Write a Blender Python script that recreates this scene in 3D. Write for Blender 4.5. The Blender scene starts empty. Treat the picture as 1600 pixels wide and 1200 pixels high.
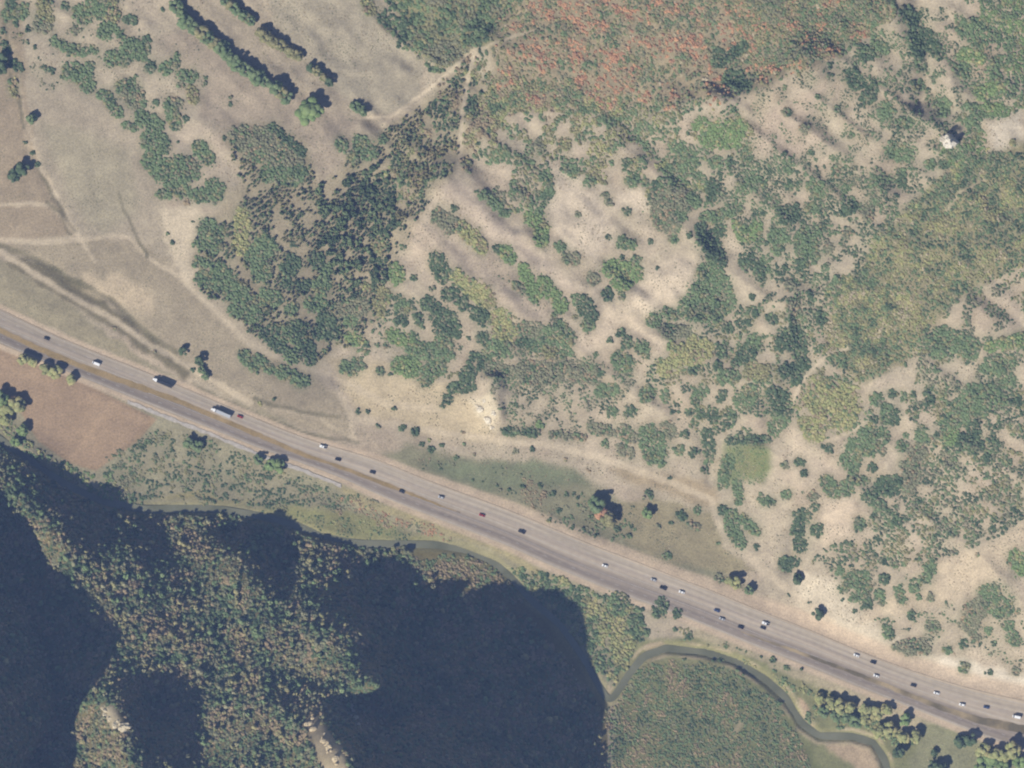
import bpy, math, random
import numpy as np
rng = np.random.default_rng(7); random.seed(7)
S = bpy.context.scene
COL = S.collection

# ------------------------------------------------------------------ camera, sky, sun, exposure
CAM_H = 5000.0           # survey aircraft height (m)
M = 0.5                  # metres of ground per photograph pixel at z = 0
cam = bpy.data.cameras.new('camera'); camo = bpy.data.objects.new('camera', cam); COL.objects.link(camo)
camo.location = (0, 0, CAM_H); camo.rotation_euler = (0, 0, 0)
cam.sensor_width = 36; cam.lens = 36 * CAM_H / (1600 * M); cam.clip_start = 10; cam.clip_end = 20000
S.camera = camo
SUN_AZ, SUN_EL = math.radians(222), math.radians(41)     # compass azimuth, elevation
w = bpy.data.worlds.new('World'); S.world = w; w.use_nodes = True
nt = w.node_tree; bg = nt.nodes['Background']
sky = nt.nodes.new('ShaderNodeTexSky'); sky.sky_type = 'NISHITA'; sky.sun_disc = False
sky.sun_elevation = SUN_EL; sky.sun_rotation = SUN_AZ; sky.altitude = 1500
nt.links.new(sky.outputs[0], bg.inputs[0]); bg.inputs[1].default_value = 0.055
sl = bpy.data.lights.new('sun', 'SUN'); sl.energy = 4.9; sl.angle = math.radians(0.5); sl.color = (1, 0.95, 0.86)
so = bpy.data.objects.new('sun', sl); COL.objects.link(so)
sd = np.array([math.sin(SUN_AZ) * math.cos(SUN_EL), math.cos(SUN_AZ) * math.cos(SUN_EL), math.sin(SUN_EL)])
from mathutils import Vector
so.rotation_euler = Vector(sd).to_track_quat('Z', 'Y').to_euler(); so.location = (-900, -1000, 1200)
S.view_settings.view_transform = 'Standard'; S.view_settings.look = 'None'
S.view_settings.exposure = 0.46; S.view_settings.gamma = 1.0
HAZE_DENSITY = 3.3e-5

# ------------------------------------------------------------------ small maths
def smooth(a, b, x):
    t = np.clip((x - a) / (b - a), 0, 1); return t * t * (3 - 2 * t)
_lat = {}
def vn(x, y, s, seed=0):
    """value noise 0..1 with cell size s"""
    if seed not in _lat: _lat[seed] = np.random.default_rng(1000 + seed).random((256, 256))
    L = _lat[seed]; X = np.asarray(x) / s; Y = np.asarray(y) / s
    i = np.floor(X).astype(int); j = np.floor(Y).astype(int); fx = X - i; fy = Y - j
    fx = fx * fx * (3 - 2 * fx); fy = fy * fy * (3 - 2 * fy)
    a = L[i & 255, j & 255]; b = L[(i + 1) & 255, j & 255]; c = L[i & 255, (j + 1) & 255]; d = L[(i + 1) & 255, (j + 1) & 255]
    return (a * (1 - fx) + b * fx) * (1 - fy) + (c * (1 - fx) + d * fx) * fy
def fbm(x, y, s, seed=0, o=4):
    v = 0; am = 1; t = 0
    for k in range(o):
        v = v + am * vn(x + 37 * k, y + 91 * k, s / 2 ** k, seed + k); t += am; am *= .5
    return v / t
def inpoly(x, y, P):
    P = np.asarray(P, float); r = np.zeros(np.shape(x), bool); n = len(P); j = n - 1
    for i in range(n):
        xi, yi = P[i]; xj, yj = P[j]
        c = ((yi > y) != (yj > y)) & (x < (xj - xi) * (y - yi) / (yj - yi + 1e-9) + xi); r ^= c; j = i
    return r
def segdist(x, y, x1, y1, x2, y2):
    dx, dy = x2 - x1, y2 - y1; L = dx * dx + dy * dy + 1e-9
    t = np.clip(((x - x1) * dx + (y - y1) * dy) / L, 0, 1)
    return np.hypot(x - x1 - t * dx, y - y1 - t * dy)
def polydist(x, y, P):
    d = np.full(np.shape(x), 1e9)
    for (a, b), (c, e) in zip(P[:-1], P[1:]): d = np.minimum(d, segdist(x, y, a, b, c, e))
    return d
def edgedist(x, y, P):
    d = polydist(x, y, list(P) + [P[0]]); return np.where(inpoly(x, y, P), -d, d)

# ------------------------------------------------------------------ traced lines (photograph pixels on the ground)
ROAD_N = [(-300,345),(-120,428),(0,483),(70,517),(140,547),(210,574),(280,603),(330,624),(400,654),(470,683),(540,704),(590,718),(660,748),(730,773),(800,799),(850,820),(920,850),(990,876),(1060,904),(1110,922),(1180,952),(1250,978),(1320,1008),(1390,1036),(1460,1060),(1530,1080),(1600,1095),(1750,1128),(1950,1180)]
ROAD_S = [(-300,400),(-120,482),(0,538),(70,567),(140,596),(210,624),(280,652),(330,671),(400,700),(470,724),(540,750),(590,775),(660,803),(730,830),(800,857),(850,881),(920,911),(990,938),(1060,962),(1110,982),(1180,1012),(1250,1038),(1320,1066),(1390,1094),(1460,1122),(1530,1150),(1600,1176),(1750,1222),(1950,1285)]
MED = [(-300,378,8),(0,516,8),(70,549,9),(140,577,9),(210,602,9),(280,627,8),(330,649,8),(400,678,8),(470,709,7),(540,733,6),(590,752,6),(660,779,5),(730,805,4),(800,832,3),(920,880,3),(990,908,3),(1060,933,3),(1160,988,4),(1250,1020,6),(1320,1046,7),(1390,1073,8),(1460,1102,9),(1530,1126,14),(1600,1140,18),(1750,1175,20),(1950,1230,20)]
_RIV = [(-200,560,14),(0,688,14),(40,715,14),(100,757,14),(160,784,13),(220,796,12),(290,795,14),(340,796,13),(400,805,11),(450,817,11),(500,836,12),(560,850,12),(620,850,12),(680,851,11),(730,859,11),(770,877,10),(800,903,9),(830,938,10),(875,975,10),(910,1025,10),(935,1070,11),(952,1098,12),(963,1084,12),(985,1050,12),(1007,1024,14),(1040,1013,17),(1100,1018,18),(1150,1032,13),(1200,1064,12),(1230,1092,12),(1252,1130,12),(1280,1150,13),(1330,1150,13),(1365,1160,13),(1382,1185,13),(1395,1230,14),(1450,1330,14),(1700,1450,14)]
RIVER = [(a, b, c * (.75 if b < 1000 else .68)) for a, b, c in _RIV]
TRACKS = [  # (polyline, half width px, strength)
 ([(0,393),(50,425),(100,457),(175,498),(237,540),(300,575),(350,605),(390,628)],6,1.),([(0,322),(40,318),(80,320),(100,345),(125,375),(180,368),(200,372),(240,410),(275,430)],4,.7),
 ([(0,375),(60,378),(125,375)],6,.7),([(45,195),(62,260),(95,320),(125,372),(150,410)],4,.6),([(0,5),(30,120),(45,240),(62,268)],3,.4),
 ([(270,420),(310,460),(350,500),(390,540),(440,560),(500,580),(545,600),(600,630),(690,640)],7,.6),([(500,580),(530,615),(548,650),(552,690)],6,.5),
 ([(380,605),(430,640),(500,655),(560,690)],4,.4),([(560,185),(610,182),(650,155),(700,115),(740,78),(790,62),(840,45)],3.2,.8),
 ([(742,80),(730,130),(722,180),(720,230),(716,275)],5,.9),([(560,190),(562,210)],3,.4),
 ([(800,350),(840,390),(880,430),(930,470),(970,500),(1010,520),(1040,540)],8,.55),([(930,450),(955,448),(965,470),(970,500)],4,.9),
 ([(850,520),(862,480),(850,430),(845,410)],3,.6),([(1190,690),(1230,655),(1245,610),(1270,575),(1300,550),(1325,545)],4,1.),
 ([(1325,650),(1345,625),(1360,600)],3,.7),([(1290,690),(1330,675),(1360,655)],3,.8),([(1480,330),(1500,300),(1540,280)],3,.6),
 ([(560,655),(640,668),(720,680),(800,690),(870,698),(960,722),(1050,755),(1110,780),(1130,830),(1180,880),(1240,930),(1300,970)],7,.85),
 ([(820,620),(830,600)],3,.4),([(995,320),(960,330)],3,.5),([(620,480),(700,540)],2,.3)]

# ------------------------------------------------------------------ relief: spot heights (photo pixel, metres) and a radial-basis surface
SPOT = np.array([
 (0,512,3),(200,606,3),(400,690,3),(600,765,3),(800,845,3),(1000,925,3),(1200,998,3),(1400,1070,3),(1600,1140,3),(-200,400,3),(1800,1200,3),
 (0,400,6),(0,200,14),(0,0,22),(-200,200,16),(200,300,12),(200,480,7),(300,0,30),(600,0,42),(500,200,28),(300,470,9),(350,250,22),(560,300,22),(560,450,14),(450,600,6),
 (650,150,36),(700,300,45),(800,450,40),(800,0,75),(1000,0,110),(1200,0,140),(1400,0,160),(1600,0,185),(1000,200,82),(1200,200,118),(1400,200,148),(1600,200,168),
 (900,400,52),(1100,400,77),(1300,400,105),(1500,400,132),(1600,400,142),(800,600,26),(1000,600,38),(1200,600,65),(1400,600,92),(1600,600,112),(740,650,9),(780,625,22),(900,680,10),
 (1000,720,8),(1100,745,10),(1300,750,45),(1500,750,75),(1600,750,86),(1250,880,14),(1400,900,32),(1600,950,46),(1200,900,5),(1450,1010,9),(1600,1062,6),(600,610,8),(690,640,7),
 (650,700,3),(900,780,2),(1100,850,3),(1800,600,130),(1800,200,190),(1800,950,60),(800,-200,105),(1400,-200,200),(200,-200,45),(-200,-200,35),
 (100,620,1),(200,700,0),(300,740,-.5),(500,790,-.5),(700,830,0),(850,900,0),(950,980,0),(1050,1080,0),(1150,1120,0),(1200,1180,0),(1300,1120,0),(1450,1160,1),(1000,1180,0),(1300,1250,0),(1600,1300,1),
 (0,690,-1),(100,757,-1),(220,797,-1),(340,797,-1),(450,816,-1),(560,850,-1),(680,852,-1),(770,878,-1),(830,938,-1),(910,1025,-1),(950,1095,-1),(965,1150,0),(970,1230,0),
 # south wall of the canyon
 (30,775,25),(92,848,58),(60,860,38),(0,800,30),(100,935,62),(0,900,42),(40,960,50),(110,1000,66),(60,1040,62),(90,1100,82),(90,1200,112),(0,1100,68),(0,1200,90),(-60,900,45),(-100,1100,75),
 (160,830,22),(200,860,36),(160,900,52),(250,850,13),(350,840,6),(300,900,42),(395,905,56),(370,870,46),(352,838,24),(440,870,8),(440,842,4),(500,880,12),(300,955,66),(385,1000,58),(250,1010,84),(200,1000,80),(340,1055,74),
 (165,1105,128),(150,1130,118),(195,1130,142),(203,1165,152),(208,1200,162),(222,1260,160),(240,1330,158),(150,1200,122),(120,1150,104),(240,1120,100),(280,1160,112),(330,1190,108),(300,1080,86),(300,1230,125),
 (400,1080,94),(420,1120,114),(400,1200,134),(440,1170,132),(465,1085,98),(360,1260,146),(340,1330,146),(420,1330,165),(494,1095,84),(516,1130,106),(546,1175,139),(561,1200,150),(584,1240,168),(610,1300,186),(460,1250,150),
 (450,950,46),(500,1000,62),(540,960,46),(560,900,10),(575,950,28),(581,1000,49),(588,1040,69),(590,1062,82),(562,1085,84),(550,1115,84),(480,1050,84),(440,1030,78),
 (615,1000,30),(630,1060,48),(620,950,16),(600,1120,70),(600,1180,100),(650,920,6),(700,950,8),(700,1050,30),(700,1150,62),(780,980,6),(800,1100,30),(800,1200,58),(860,1050,8),(900,1150,14),(900,1220,26),(920,1080,3),
 ], float)
_q = (SPOT[:, 1] >= 800) & (SPOT[:, 0] <= 485) & (SPOT[:, 2] > 15) & (SPOT[:, 1] > 600 + SPOT[:, 0] * .35)
SPOT[_q, 2] *= .74
def rbf_build(P):
    xy = P[:, :2] / 100.; n = len(P)
    r = np.hypot(xy[:, None, 0] - xy[None, :, 0], xy[:, None, 1] - xy[None, :, 1])
    A = np.zeros((n + 3, n + 3)); A[:n, :n] = -np.sqrt(r * r + .04) ; A[:n, :n] += np.eye(n) * -.02
    A[:n, n] = 1; A[:n, n + 1:] = xy; A[n:, :n] = A[:n, n:].T
    b = np.zeros(n + 3); b[:n] = P[:, 2]; return xy, np.linalg.solve(A, b)
_XY, _W = rbf_build(SPOT)
def rbf(x, y):
    x = np.clip(x, -500, 2100) / 100.; y = np.clip(y, -450, 1500) / 100.
    n = len(_XY); o = _W[n] + _W[n + 1] * x + _W[n + 2] * y
    for k in range(n): o = o - _W[k] * np.sqrt((x - _XY[k, 0]) ** 2 + (y - _XY[k, 1]) ** 2 + .04)
    return o
TAN = math.tan(SUN_EL); CA, SA = -math.cos(SUN_AZ), -math.sin(SUN_AZ)      # shadow travel: +x SA, +y CA
def ud(x, y):
    X = (x - 800) * M; Y = (600 - y) * M; return CA * X - SA * Y, SA * X + CA * Y
def unud(u, d):
    X = CA * u + SA * d; Y = -SA * u + CA * d; return X / M + 800, 600 - Y / M
CARVE = [([(720,130),(640,230),(565,330),(540,440),(505,560)],34,9),([(1262,440),(1246,560),(1232,620),(1180,680),(1106,730)],16,7),([(1432,-40),(1436,60),(1450,150)],22,9),
 ([(1150,330),(1110,400),(1120,470),(1040,500)],18,4),([(1100,650),(1108,740)],10,5),([(600,190),(700,110),(780,0)],30,7),([(960,440),(1000,520)],14,3),([(1240,820),(1220,890)],14,4),
 ([(0,382),(112,436),(205,498),(275,550)],8,1.0),([(40,240),(110,340)],8,.8),([(1200,180),(1160,120)],25,6),([(1410,290),(1405,250)],14,4)]
RAISE = [([(1420,0),(1310,88),(1190,140),(1060,175)],34,12),([(1090,400),(1010,470)],24,5),([(690,290),(860,420),(930,480)],22,4),([(640,350),(760,450),(870,520)],24,4),([(760,600),(770,660)],12,5),([(1490,200),(1480,235)],7,5)]
HN = np.array([(-238.6,0,775),(-205,30,815),(-190,55,860),(-163,85,910),(-146,100,940),(-122,112,1000),(-106,100,1060),(-98,85,1100),(-65,85,1200)], float)
FRONT_B = [(-60,715),(0,775),(30,818),(55,862),(85,912),(108,942),(140,985),(150,1030),(135,1075),(112,1110),(92,1150),(92,1205)]
FRONT_A = [(793,930),(840,940),(880,962),(905,1000),(930,1040),(950,1080),(955,1110),(952,1150),(960,1200),(965,1260)]
def base_height(x, y):
    h = rbf(x, y)
    cx = x + (fbm(x, y, 60, 201, 3) - .5) * 46; cy = y + (fbm(x, y, 60, 211, 3) - .5) * 46; k = .35 + 1.2 * vn(x, y, 70, 221)
    for P, wd, dp in CARVE: h = h - k * dp * np.exp(-(polydist(cx, cy, P) / wd) ** 2)
    for P, wd, dp in RAISE: h = h + k * dp * np.exp(-(polydist(cx, cy, P) / wd) ** 2)
    hill = smooth(8, 40, h)
    rb = fbm((x * .8 + y * .6) * .32 + (fbm(x, y, 120, 260, 2) - .5) * 30, (y * .8 - x * .6), 62, 262, 3); h = h + hill * (1 - np.abs(rb - .5) * 4) * 3.8 * (1 - smooth(-60, -10, y - np.interp(x, *np.array(ROAD_N).T)))
    h = h + hill * ((fbm(x, y, 90, 3, 4) - .5) * 7 + (fbm(x + y * .4, y - x * .3, 34, 9, 3) - .5) * 4.0) + (fbm(x, y, 60, 5, 3) - .5) * .8
    # river bed and road bed
    rp = [(a, b) for a, b, c in RIVER]; d = polydist(x, y, rp); h = np.where(d < 26, h + (np.minimum(h, -2.6) - h) * (1 - smooth(3, 8 + 7 * vn(x, y, 18, 270), d)), h)
    P = ROAD_N + ROAD_S[::-1]; e = edgedist(x, y, P); h = h + (2.75 - h) * (1 - smooth(2, 34, e))
    return h
def occluders(x, y, h):
    """the canyon rim beyond the frame: crest heights follow from where its shadow ends in the valley"""
    u, d = ud(x, y); out = h
    for F, back in ((FRONT_B, 'L'), (FRONT_A, 'B')):
        F = np.array(F, float); fu, fd = ud(F[:, 0], F[:, 1]); fh = base_height(F[:, 0], F[:, 1]) + (3 if back == 'L' else -5)
        if back == 'L': t = np.maximum((F[:, 0] + 70) / SA, 60) * M
        else: t = np.maximum((1200 + 90 - F[:, 1]) / CA, 150) * M
        t = np.convolve(np.pad(t, 1, 'edge'), [.25, .5, .25], 'valid')
        o = np.argsort(fu); cd = np.interp(u, fu[o], (fd - t)[o]); ch = np.interp(u, fu[o], (fh + TAN * t)[o])
        edge = np.minimum(np.maximum(fu.min() - u, 0), 400) * (.8 if back == 'L' else 3.2) + np.minimum(np.maximum(u - fu.max(), 0), 400) * (1.6 if back == 'L' else .8)
        r = ch - edge - np.where(d > cd, 1.25, .25) * np.abs(d - cd)
        out = np.maximum(out, np.where(d > cd - 900, r, h))
    return out
def axis(lo, hi, step, far):
    a = np.arange(lo, hi + .1, step); s = step; l = []; x = hi
    while x < hi + far: s *= 1.18; x += s; l.append(x)
    l = np.array(l); return np.concatenate([(lo - (l - hi))[::-1], a, l])
GX = axis(-120, 1719, 3, 3200); GY = axis(-120, 1320, 3, 3200)
PX, PY = np.meshgrid(GX, GY)
H = base_height(PX, PY); H = occluders(PX, PY, H)
H = np.where((PX < -600) | (PX > 2200) | (PY < -500) | (PY > 1700), np.minimum(H, 260), H)
def hgt(x, y):
    x = np.clip(np.asarray(x, float), GX[0], GX[-1] - .01); y = np.clip(np.asarray(y, float), GY[0], GY[-1] - .01)
    i = np.clip(np.searchsorted(GX, x, 'right') - 1, 0, len(GX) - 2); j = np.clip(np.searchsorted(GY, y, 'right') - 1, 0, len(GY) - 2)
    fx = (x - GX[i]) / (GX[i + 1] - GX[i]); fy = (y - GY[j]) / (GY[j + 1] - GY[j])
    return (H[j, i] * (1 - fx) + H[j, i + 1] * fx) * (1 - fy) + (H[j + 1, i] * (1 - fx) + H[j + 1, i + 1] * fx) * fy
def world(x, y, z):
    """where the sight line through photo pixel (x, y) reaches height z"""
    k = M * (1 - np.asarray(z, float) / CAM_H); return np.stack([(np.asarray(x, float) - 800) * k, (600 - np.asarray(y, float)) * k, np.asarray(z, float) + 0 * np.asarray(x, float)], -1)
def ground(x, y, dz=0): z = hgt(x, y); return world(x, y, z + dz)

# ------------------------------------------------------------------ colours: sRGB of a sunlit surface in the photograph -> albedo
KL = 1.12; HZ = np.array([.045, .058, .085])
def lin(c):
    c = np.asarray(c, float) / 255.; return np.where(c <= .04045, c / 12.92, ((c + .055) / 1.055) ** 2.4)
def alb(c, k=1.0, ds=.22):
    a = (lin(c) - HZ) / KL * k; a = a * (1 - ds) + a.mean() * ds; return np.clip(a, .008, .75)

# ------------------------------------------------------------------ material helpers
def mat(name, rough=.9):
    m = bpy.data.materials.new(name); m.use_nodes = True; n = m.node_tree; b = n.nodes['Principled BSDF']
    b.inputs['Roughness'].default_value = rough; b.inputs['Specular IOR Level'].default_value = .15; return m, n, b
def nd(n, t, **k):
    x = n.nodes.new(t)
    for a, v in k.items(): setattr(x, a, v)
    return x
def mixmul(n, a, b, fac=1.0, blend='MULTIPLY'):
    x = nd(n, 'ShaderNodeMix', data_type='RGBA', blend_type=blend); x.inputs[0].default_value = fac
    n.links.new(a, x.inputs[6]); n.links.new(b, x.inputs[7]); return x.outputs[2]
def noise_ramp(n, scale, lo, hi, detail=4, coords=None, p0=.3, p1=.7):
    t = nd(n, 'ShaderNodeTexNoise'); t.inputs['Scale'].default_value = scale; t.inputs['Detail'].default_value = detail
    if coords is not None: n.links.new(coords, t.inputs['Vector'])
    r = nd(n, 'ShaderNodeValToRGB'); r.color_ramp.elements[0].position = p0; r.color_ramp.elements[1].position = p1
    r.color_ramp.elements[0].color = (lo, lo, lo, 1) if np.isscalar(lo) else (*lo, 1); r.color_ramp.elements[1].color = (hi, hi, hi, 1) if np.isscalar(hi) else (*hi, 1)
    n.links.new(t.outputs[0], r.inputs[0]); return r.outputs[0], t.outputs[0]
def mat_ground():
    m, n, b = mat('soil_and_grass', .95)
    a = nd(n, 'ShaderNodeAttribute', attribute_name='col'); g = nd(n, 'ShaderNodeNewGeometry')
    f, t = noise_ramp(n, .7, .78, 1.2, 6, g.outputs['Position']); f2, t2 = noise_ramp(n, .09, .9, 1.08, 4, g.outputs['Position'])
    c = mixmul(n, mixmul(n, a.outputs['Color'], f), f2); n.links.new(c, b.inputs['Base Color'])
    bp = nd(n, 'ShaderNodeBump'); bp.inputs['Strength'].default_value = .35; bp.inputs['Distance'].default_value = .6; n.links.new(t, bp.inputs['Height']); n.links.new(bp.outputs[0], b.inputs['Normal'])
    return m
def mat_leaf(name, kind):
    m, n, b = mat(name, .75)
    a = nd(n, 'ShaderNodeAttribute', attribute_name='col', attribute_type=kind); v = nd(n, 'ShaderNodeAttribute', attribute_name='val')
    c = mixmul(n, a.outputs['Color'], v.outputs['Color']); n.links.new(c, b.inputs['Base Color']); return m
def mat_flat(name, c, rough=.8, vary=.12, scale=1.2, metal=0):
    m, n, b = mat(name, rough); g = nd(n, 'ShaderNodeNewGeometry'); r = nd(n, 'ShaderNodeRGB'); r.outputs[0].default_value = (*c, 1)
    f, t = noise_ramp(n, scale, 1 - vary, 1 + vary, 4, g.outputs['Position']); n.links.new(mixmul(n, r.outputs[0], f), b.inputs['Base Color']); b.inputs['Metallic'].default_value = metal; return m
M_GROUND = mat_ground(); M_LEAF = mat_leaf('foliage', 'GEOMETRY'); M_LEAFI = mat_leaf('foliage_mass', 'INSTANCER')
M_BARK = mat_flat('bark', (.11, .085, .065), .9, .25, 6)

# ------------------------------------------------------------------ object helpers
def link(name, data, parent=None):
    o = bpy.data.objects.new(name, data); COL.objects.link(o); o.parent = parent; return o
def tag(o, label=None, cat=None, group=None, kind=None):
    if label: o['label'] = label
    if cat: o['category'] = cat
    if group: o['group'] = group
    if kind: o['kind'] = kind
    return o
def npmesh(name, V, F, material, col=None, val=None, smoothsh=False, uv=None):
    """V (n,3), F (m,3|4)"""
    V = np.asarray(V, np.float32); F = np.asarray(F, np.int32); me = bpy.data.meshes.new(name); k = F.shape[1]
    me.vertices.add(len(V)); me.vertices.foreach_set('co', V.ravel()); me.loops.add(F.size); me.loops.foreach_set('vertex_index', F.ravel())
    me.polygons.add(len(F)); me.polygons.foreach_set('loop_start', np.arange(len(F), dtype=np.int32) * k)
    try: me.polygons.foreach_set('loop_total', np.full(len(F), k, np.int32))
    except Exception: pass
    me.polygons.foreach_set('use_smooth', np.full(len(F), smoothsh))
    for nme, c in (('col', col), ('val', val)):
        if c is not None:
            c = np.asarray(c, np.float32); c = np.repeat(c[:, None], 3, 1) if c.ndim == 1 else c
            at = me.attributes.new(nme, 'FLOAT_COLOR', 'POINT'); at.data.foreach_set('color', np.concatenate([c, np.ones((len(c), 1), np.float32)], 1).ravel())
    if uv is not None:
        l = me.uv_layers.new(name='uv'); l.data.foreach_set('uv', np.asarray(uv, np.float32)[F.ravel()].ravel())
    me.update(calc_edges=True); me.validate(); me.materials.append(material); return me

# ------------------------------------------------------------------ ground sheet: cover colours by zone
GCOL = np.zeros(PX.shape + (3,))
wx = PX + (fbm(PX, PY, 22, 20, 3) - .5) * 16; wy = PY + (fbm(PX, PY, 22, 30, 3) - .5) * 16
def paint(mask, c, jit=.0, seed=0):
    a = alb(c); k = 1 + jit * (fbm(PX, PY, 40, 40 + seed, 4) - .5) * 2
    m = np.asarray(mask, float)[..., None]; GCOL[:] = GCOL * (1 - m) + a * k[..., None] * m
def zone(P, c, soft=5, jit=.12, seed=0, warp=True):
    e = edgedist(wx if warp else PX, wy if warp else PY, P); paint(1 - smooth(-soft, soft, e), c, jit, seed)
GCOL[:] = alb((183, 169, 146))
n1 = fbm(PX, PY, 70, 50, 4); st_ = fbm(PX * .8 + PY * .6, (PY - PX * .6) * .22, 40, 57, 4); paint(smooth(.45, .7, n1) * .6, (176, 158, 138)); paint(smooth(.5, .75, fbm(PX, PY, 46, 55, 3)) * .5, (194, 176, 154))
fieldA = [(215,-150),(300,30),(400,130),(345,170),(330,210),(420,200),(480,260),(500,280),(560,235),(600,190),(660,150),(668,110),(640,70),(600,30),(585,-150)]
zone(fieldA, (170, 157, 137), 4, .1, 1); zone([(240,60),(300,40),(420,130),(560,190),(565,230),(500,285),(470,250),(350,205),(315,185),(300,120)], (168, 154, 136), 12, .12, 68)
zone([(400,-100),(585,-100),(600,30),(640,70),(666,110),(655,150),(600,185),(545,160),(430,50)], (168, 158, 138), 4, .1, 2)
zone([(-150,-150),(30,-150),(40,100),(60,250),(120,370),(0,375),(-150,300)], (168, 152, 130), 5, .12, 3)
zone([(40,115),(100,105),(170,165),(220,235),(245,300),(280,340),(270,420),(200,370),(125,375),(95,320),(60,250)], (174, 161, 140), 5, .1, 4)
zone([(60,190),(110,200),(200,230),(215,330),(160,370),(120,330)], (170, 160, 137), 14, .1, 5)
zone([(-150,330),(0,380),(120,375),(210,375),(290,430),(360,500),(400,545),(500,590),(545,640),(545,690),(400,640),(250,560),(130,470),(0,400),(-150,330)], (168, 155, 133), 6, .16, 6)
zone([(40,400),(140,450),(230,520),(300,575),(290,590),(200,530),(100,470),(0,410)], (128, 122, 106), 5, .16, 7)
zone([(-150,310),(0,405),(120,485),(240,570),(310,610),(400,640),(540,695),(460,675),(330,615),(200,565),(60,505),(-150,410)], (158, 149, 126), 4, .16, 8)
paint((1 - smooth(6, 20, polydist(wx, wy, [(140,440),(190,465),(230,480),(220,460),(180,440)]))) * .8, (202, 182, 152))
zone([(250,330),(310,310),(330,380),(300,440),(330,470),(390,540),(350,500),(290,440),(265,400)], (205, 188, 160), 5, .1, 9)
# valley floor
zone([(-150,560),(0,545),(140,598),(280,655),(400,704),(560,762),(730,834),(850,886),(990,945),(1020,1000),(960,1090),(880,1000),(800,920),(700,860),(500,850),(340,810),(200,810),(0,700),(-150,620)], (158, 152, 128), 5, .2, 10)
zone([(-150,540),(0,545),(100,582),(245,655),(215,690),(150,736),(110,725),(60,690),(30,640),(0,610),(-150,560)], (164, 141, 118), 1.5, .06, 11, False)
zone([(500,790),(560,800),(640,830),(700,842),(640,845),(540,845),(440,810),(400,795)], (150, 150, 108), 8, .2, 12)
zone([(240,775),(420,790),(360,780),(300,770)], (158, 150, 112), 5, .15, 13)
zone([(520,755),(660,806),(800,862),(880,902),(860,905),(760,860),(640,815),(560,790)], (168, 158, 122), 4, .15, 14)
zone([(960,1000),(1020,1000),(1110,990),(1200,1030),(1300,1070),(1450,1125),(1600,1185),(1750,1240),(1750,1400),(960,1400)], (138, 140, 108), 6, .16, 15)
zone([(965,1100),(1010,1040),(1100,1040),(1170,1060),(1230,1120),(1290,1210),(1290,1330),(960,1330)], (122, 128, 98), 6, .2, 16)
zone([(1060,985),(1110,985),(1250,1045),(1330,1075),(1460,1130),(1420,1150),(1330,1100),(1200,1040),(1100,1000)], (176, 164, 136), 4, .14, 17)
zone([(1440,1130),(1520,1150),(1600,1190),(1750,1240),(1750,1330),(1480,1330),(1420,1210)], (146, 146, 118), 8, .12, 18)
zone([(1288,1168),(1320,1158),(1350,1160),(1370,1180),(1378,1215),(1345,1215),(1330,1190),(1300,1178)], (184, 163, 136), 5, .2, 19)
zone([(1245,1090),(1262,1105),(1275,1140),(1262,1140),(1248,1115)], (190, 164, 136), 2, .1, 20)
zone([(1008,1010),(1030,1004),(1045,1010),(1035,1026),(1010,1030)], (184, 160, 138), 3, .1, 21)
zone([(1140,1148),(1158,1126),(1168,1117),(1160,1134),(1144,1152)], (172, 158, 132), 5, .1, 22)
# meadow north of the highway
zone([(610,705),(640,690),(700,705),(760,720),(830,722),(900,735),(930,760),(1000,800),(1100,870),(1180,930),(1060,895),(920,845),(800,792),(660,740),(590,712)], (146, 144, 120), 8, .16, 23)
zone([(660,715),(760,722),(840,722),(905,740),(915,755),(840,760),(760,770),(690,745)], (130, 138, 114), 9, .14, 24)
zone([(940,790),(1020,780),(1110,800),(1130,850),(1180,890),(1130,900),(1050,880),(960,840)], (160, 150, 122), 6, .12, 25)
zone([(950,730),(1050,740),(1120,760),(1125,800),(1060,780),(980,750)], (172, 155, 128), 8, .1, 26)
zone([(510,560),(620,570),(700,600),(760,640),(780,690),(700,690),(620,660),(560,650)], (196, 178, 146), 8, .1, 27)
zone([(1130,696),(1150,688),(1185,690),(1200,700),(1206,730),(1190,754),(1160,750),(1140,758),(1128,735)], (120, 138, 96), 10, .3, 28)
zone([(735,625),(765,615),(778,640),(775,672),(758,665),(745,645)], (212, 197, 168), 6, .2, 29)
zone([(1240,895),(1300,900),(1380,985),(1480,1030),(1620,1070),(1620,1098),(1500,1068),(1380,1025),(1300,985),(1250,950)], (206, 191, 165), 7, .12, 30)
zone([(1470,1025),(1620,1060),(1620,1094),(1540,1078),(1450,1050)], (220, 206, 182), 6, .08, 31)
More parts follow.
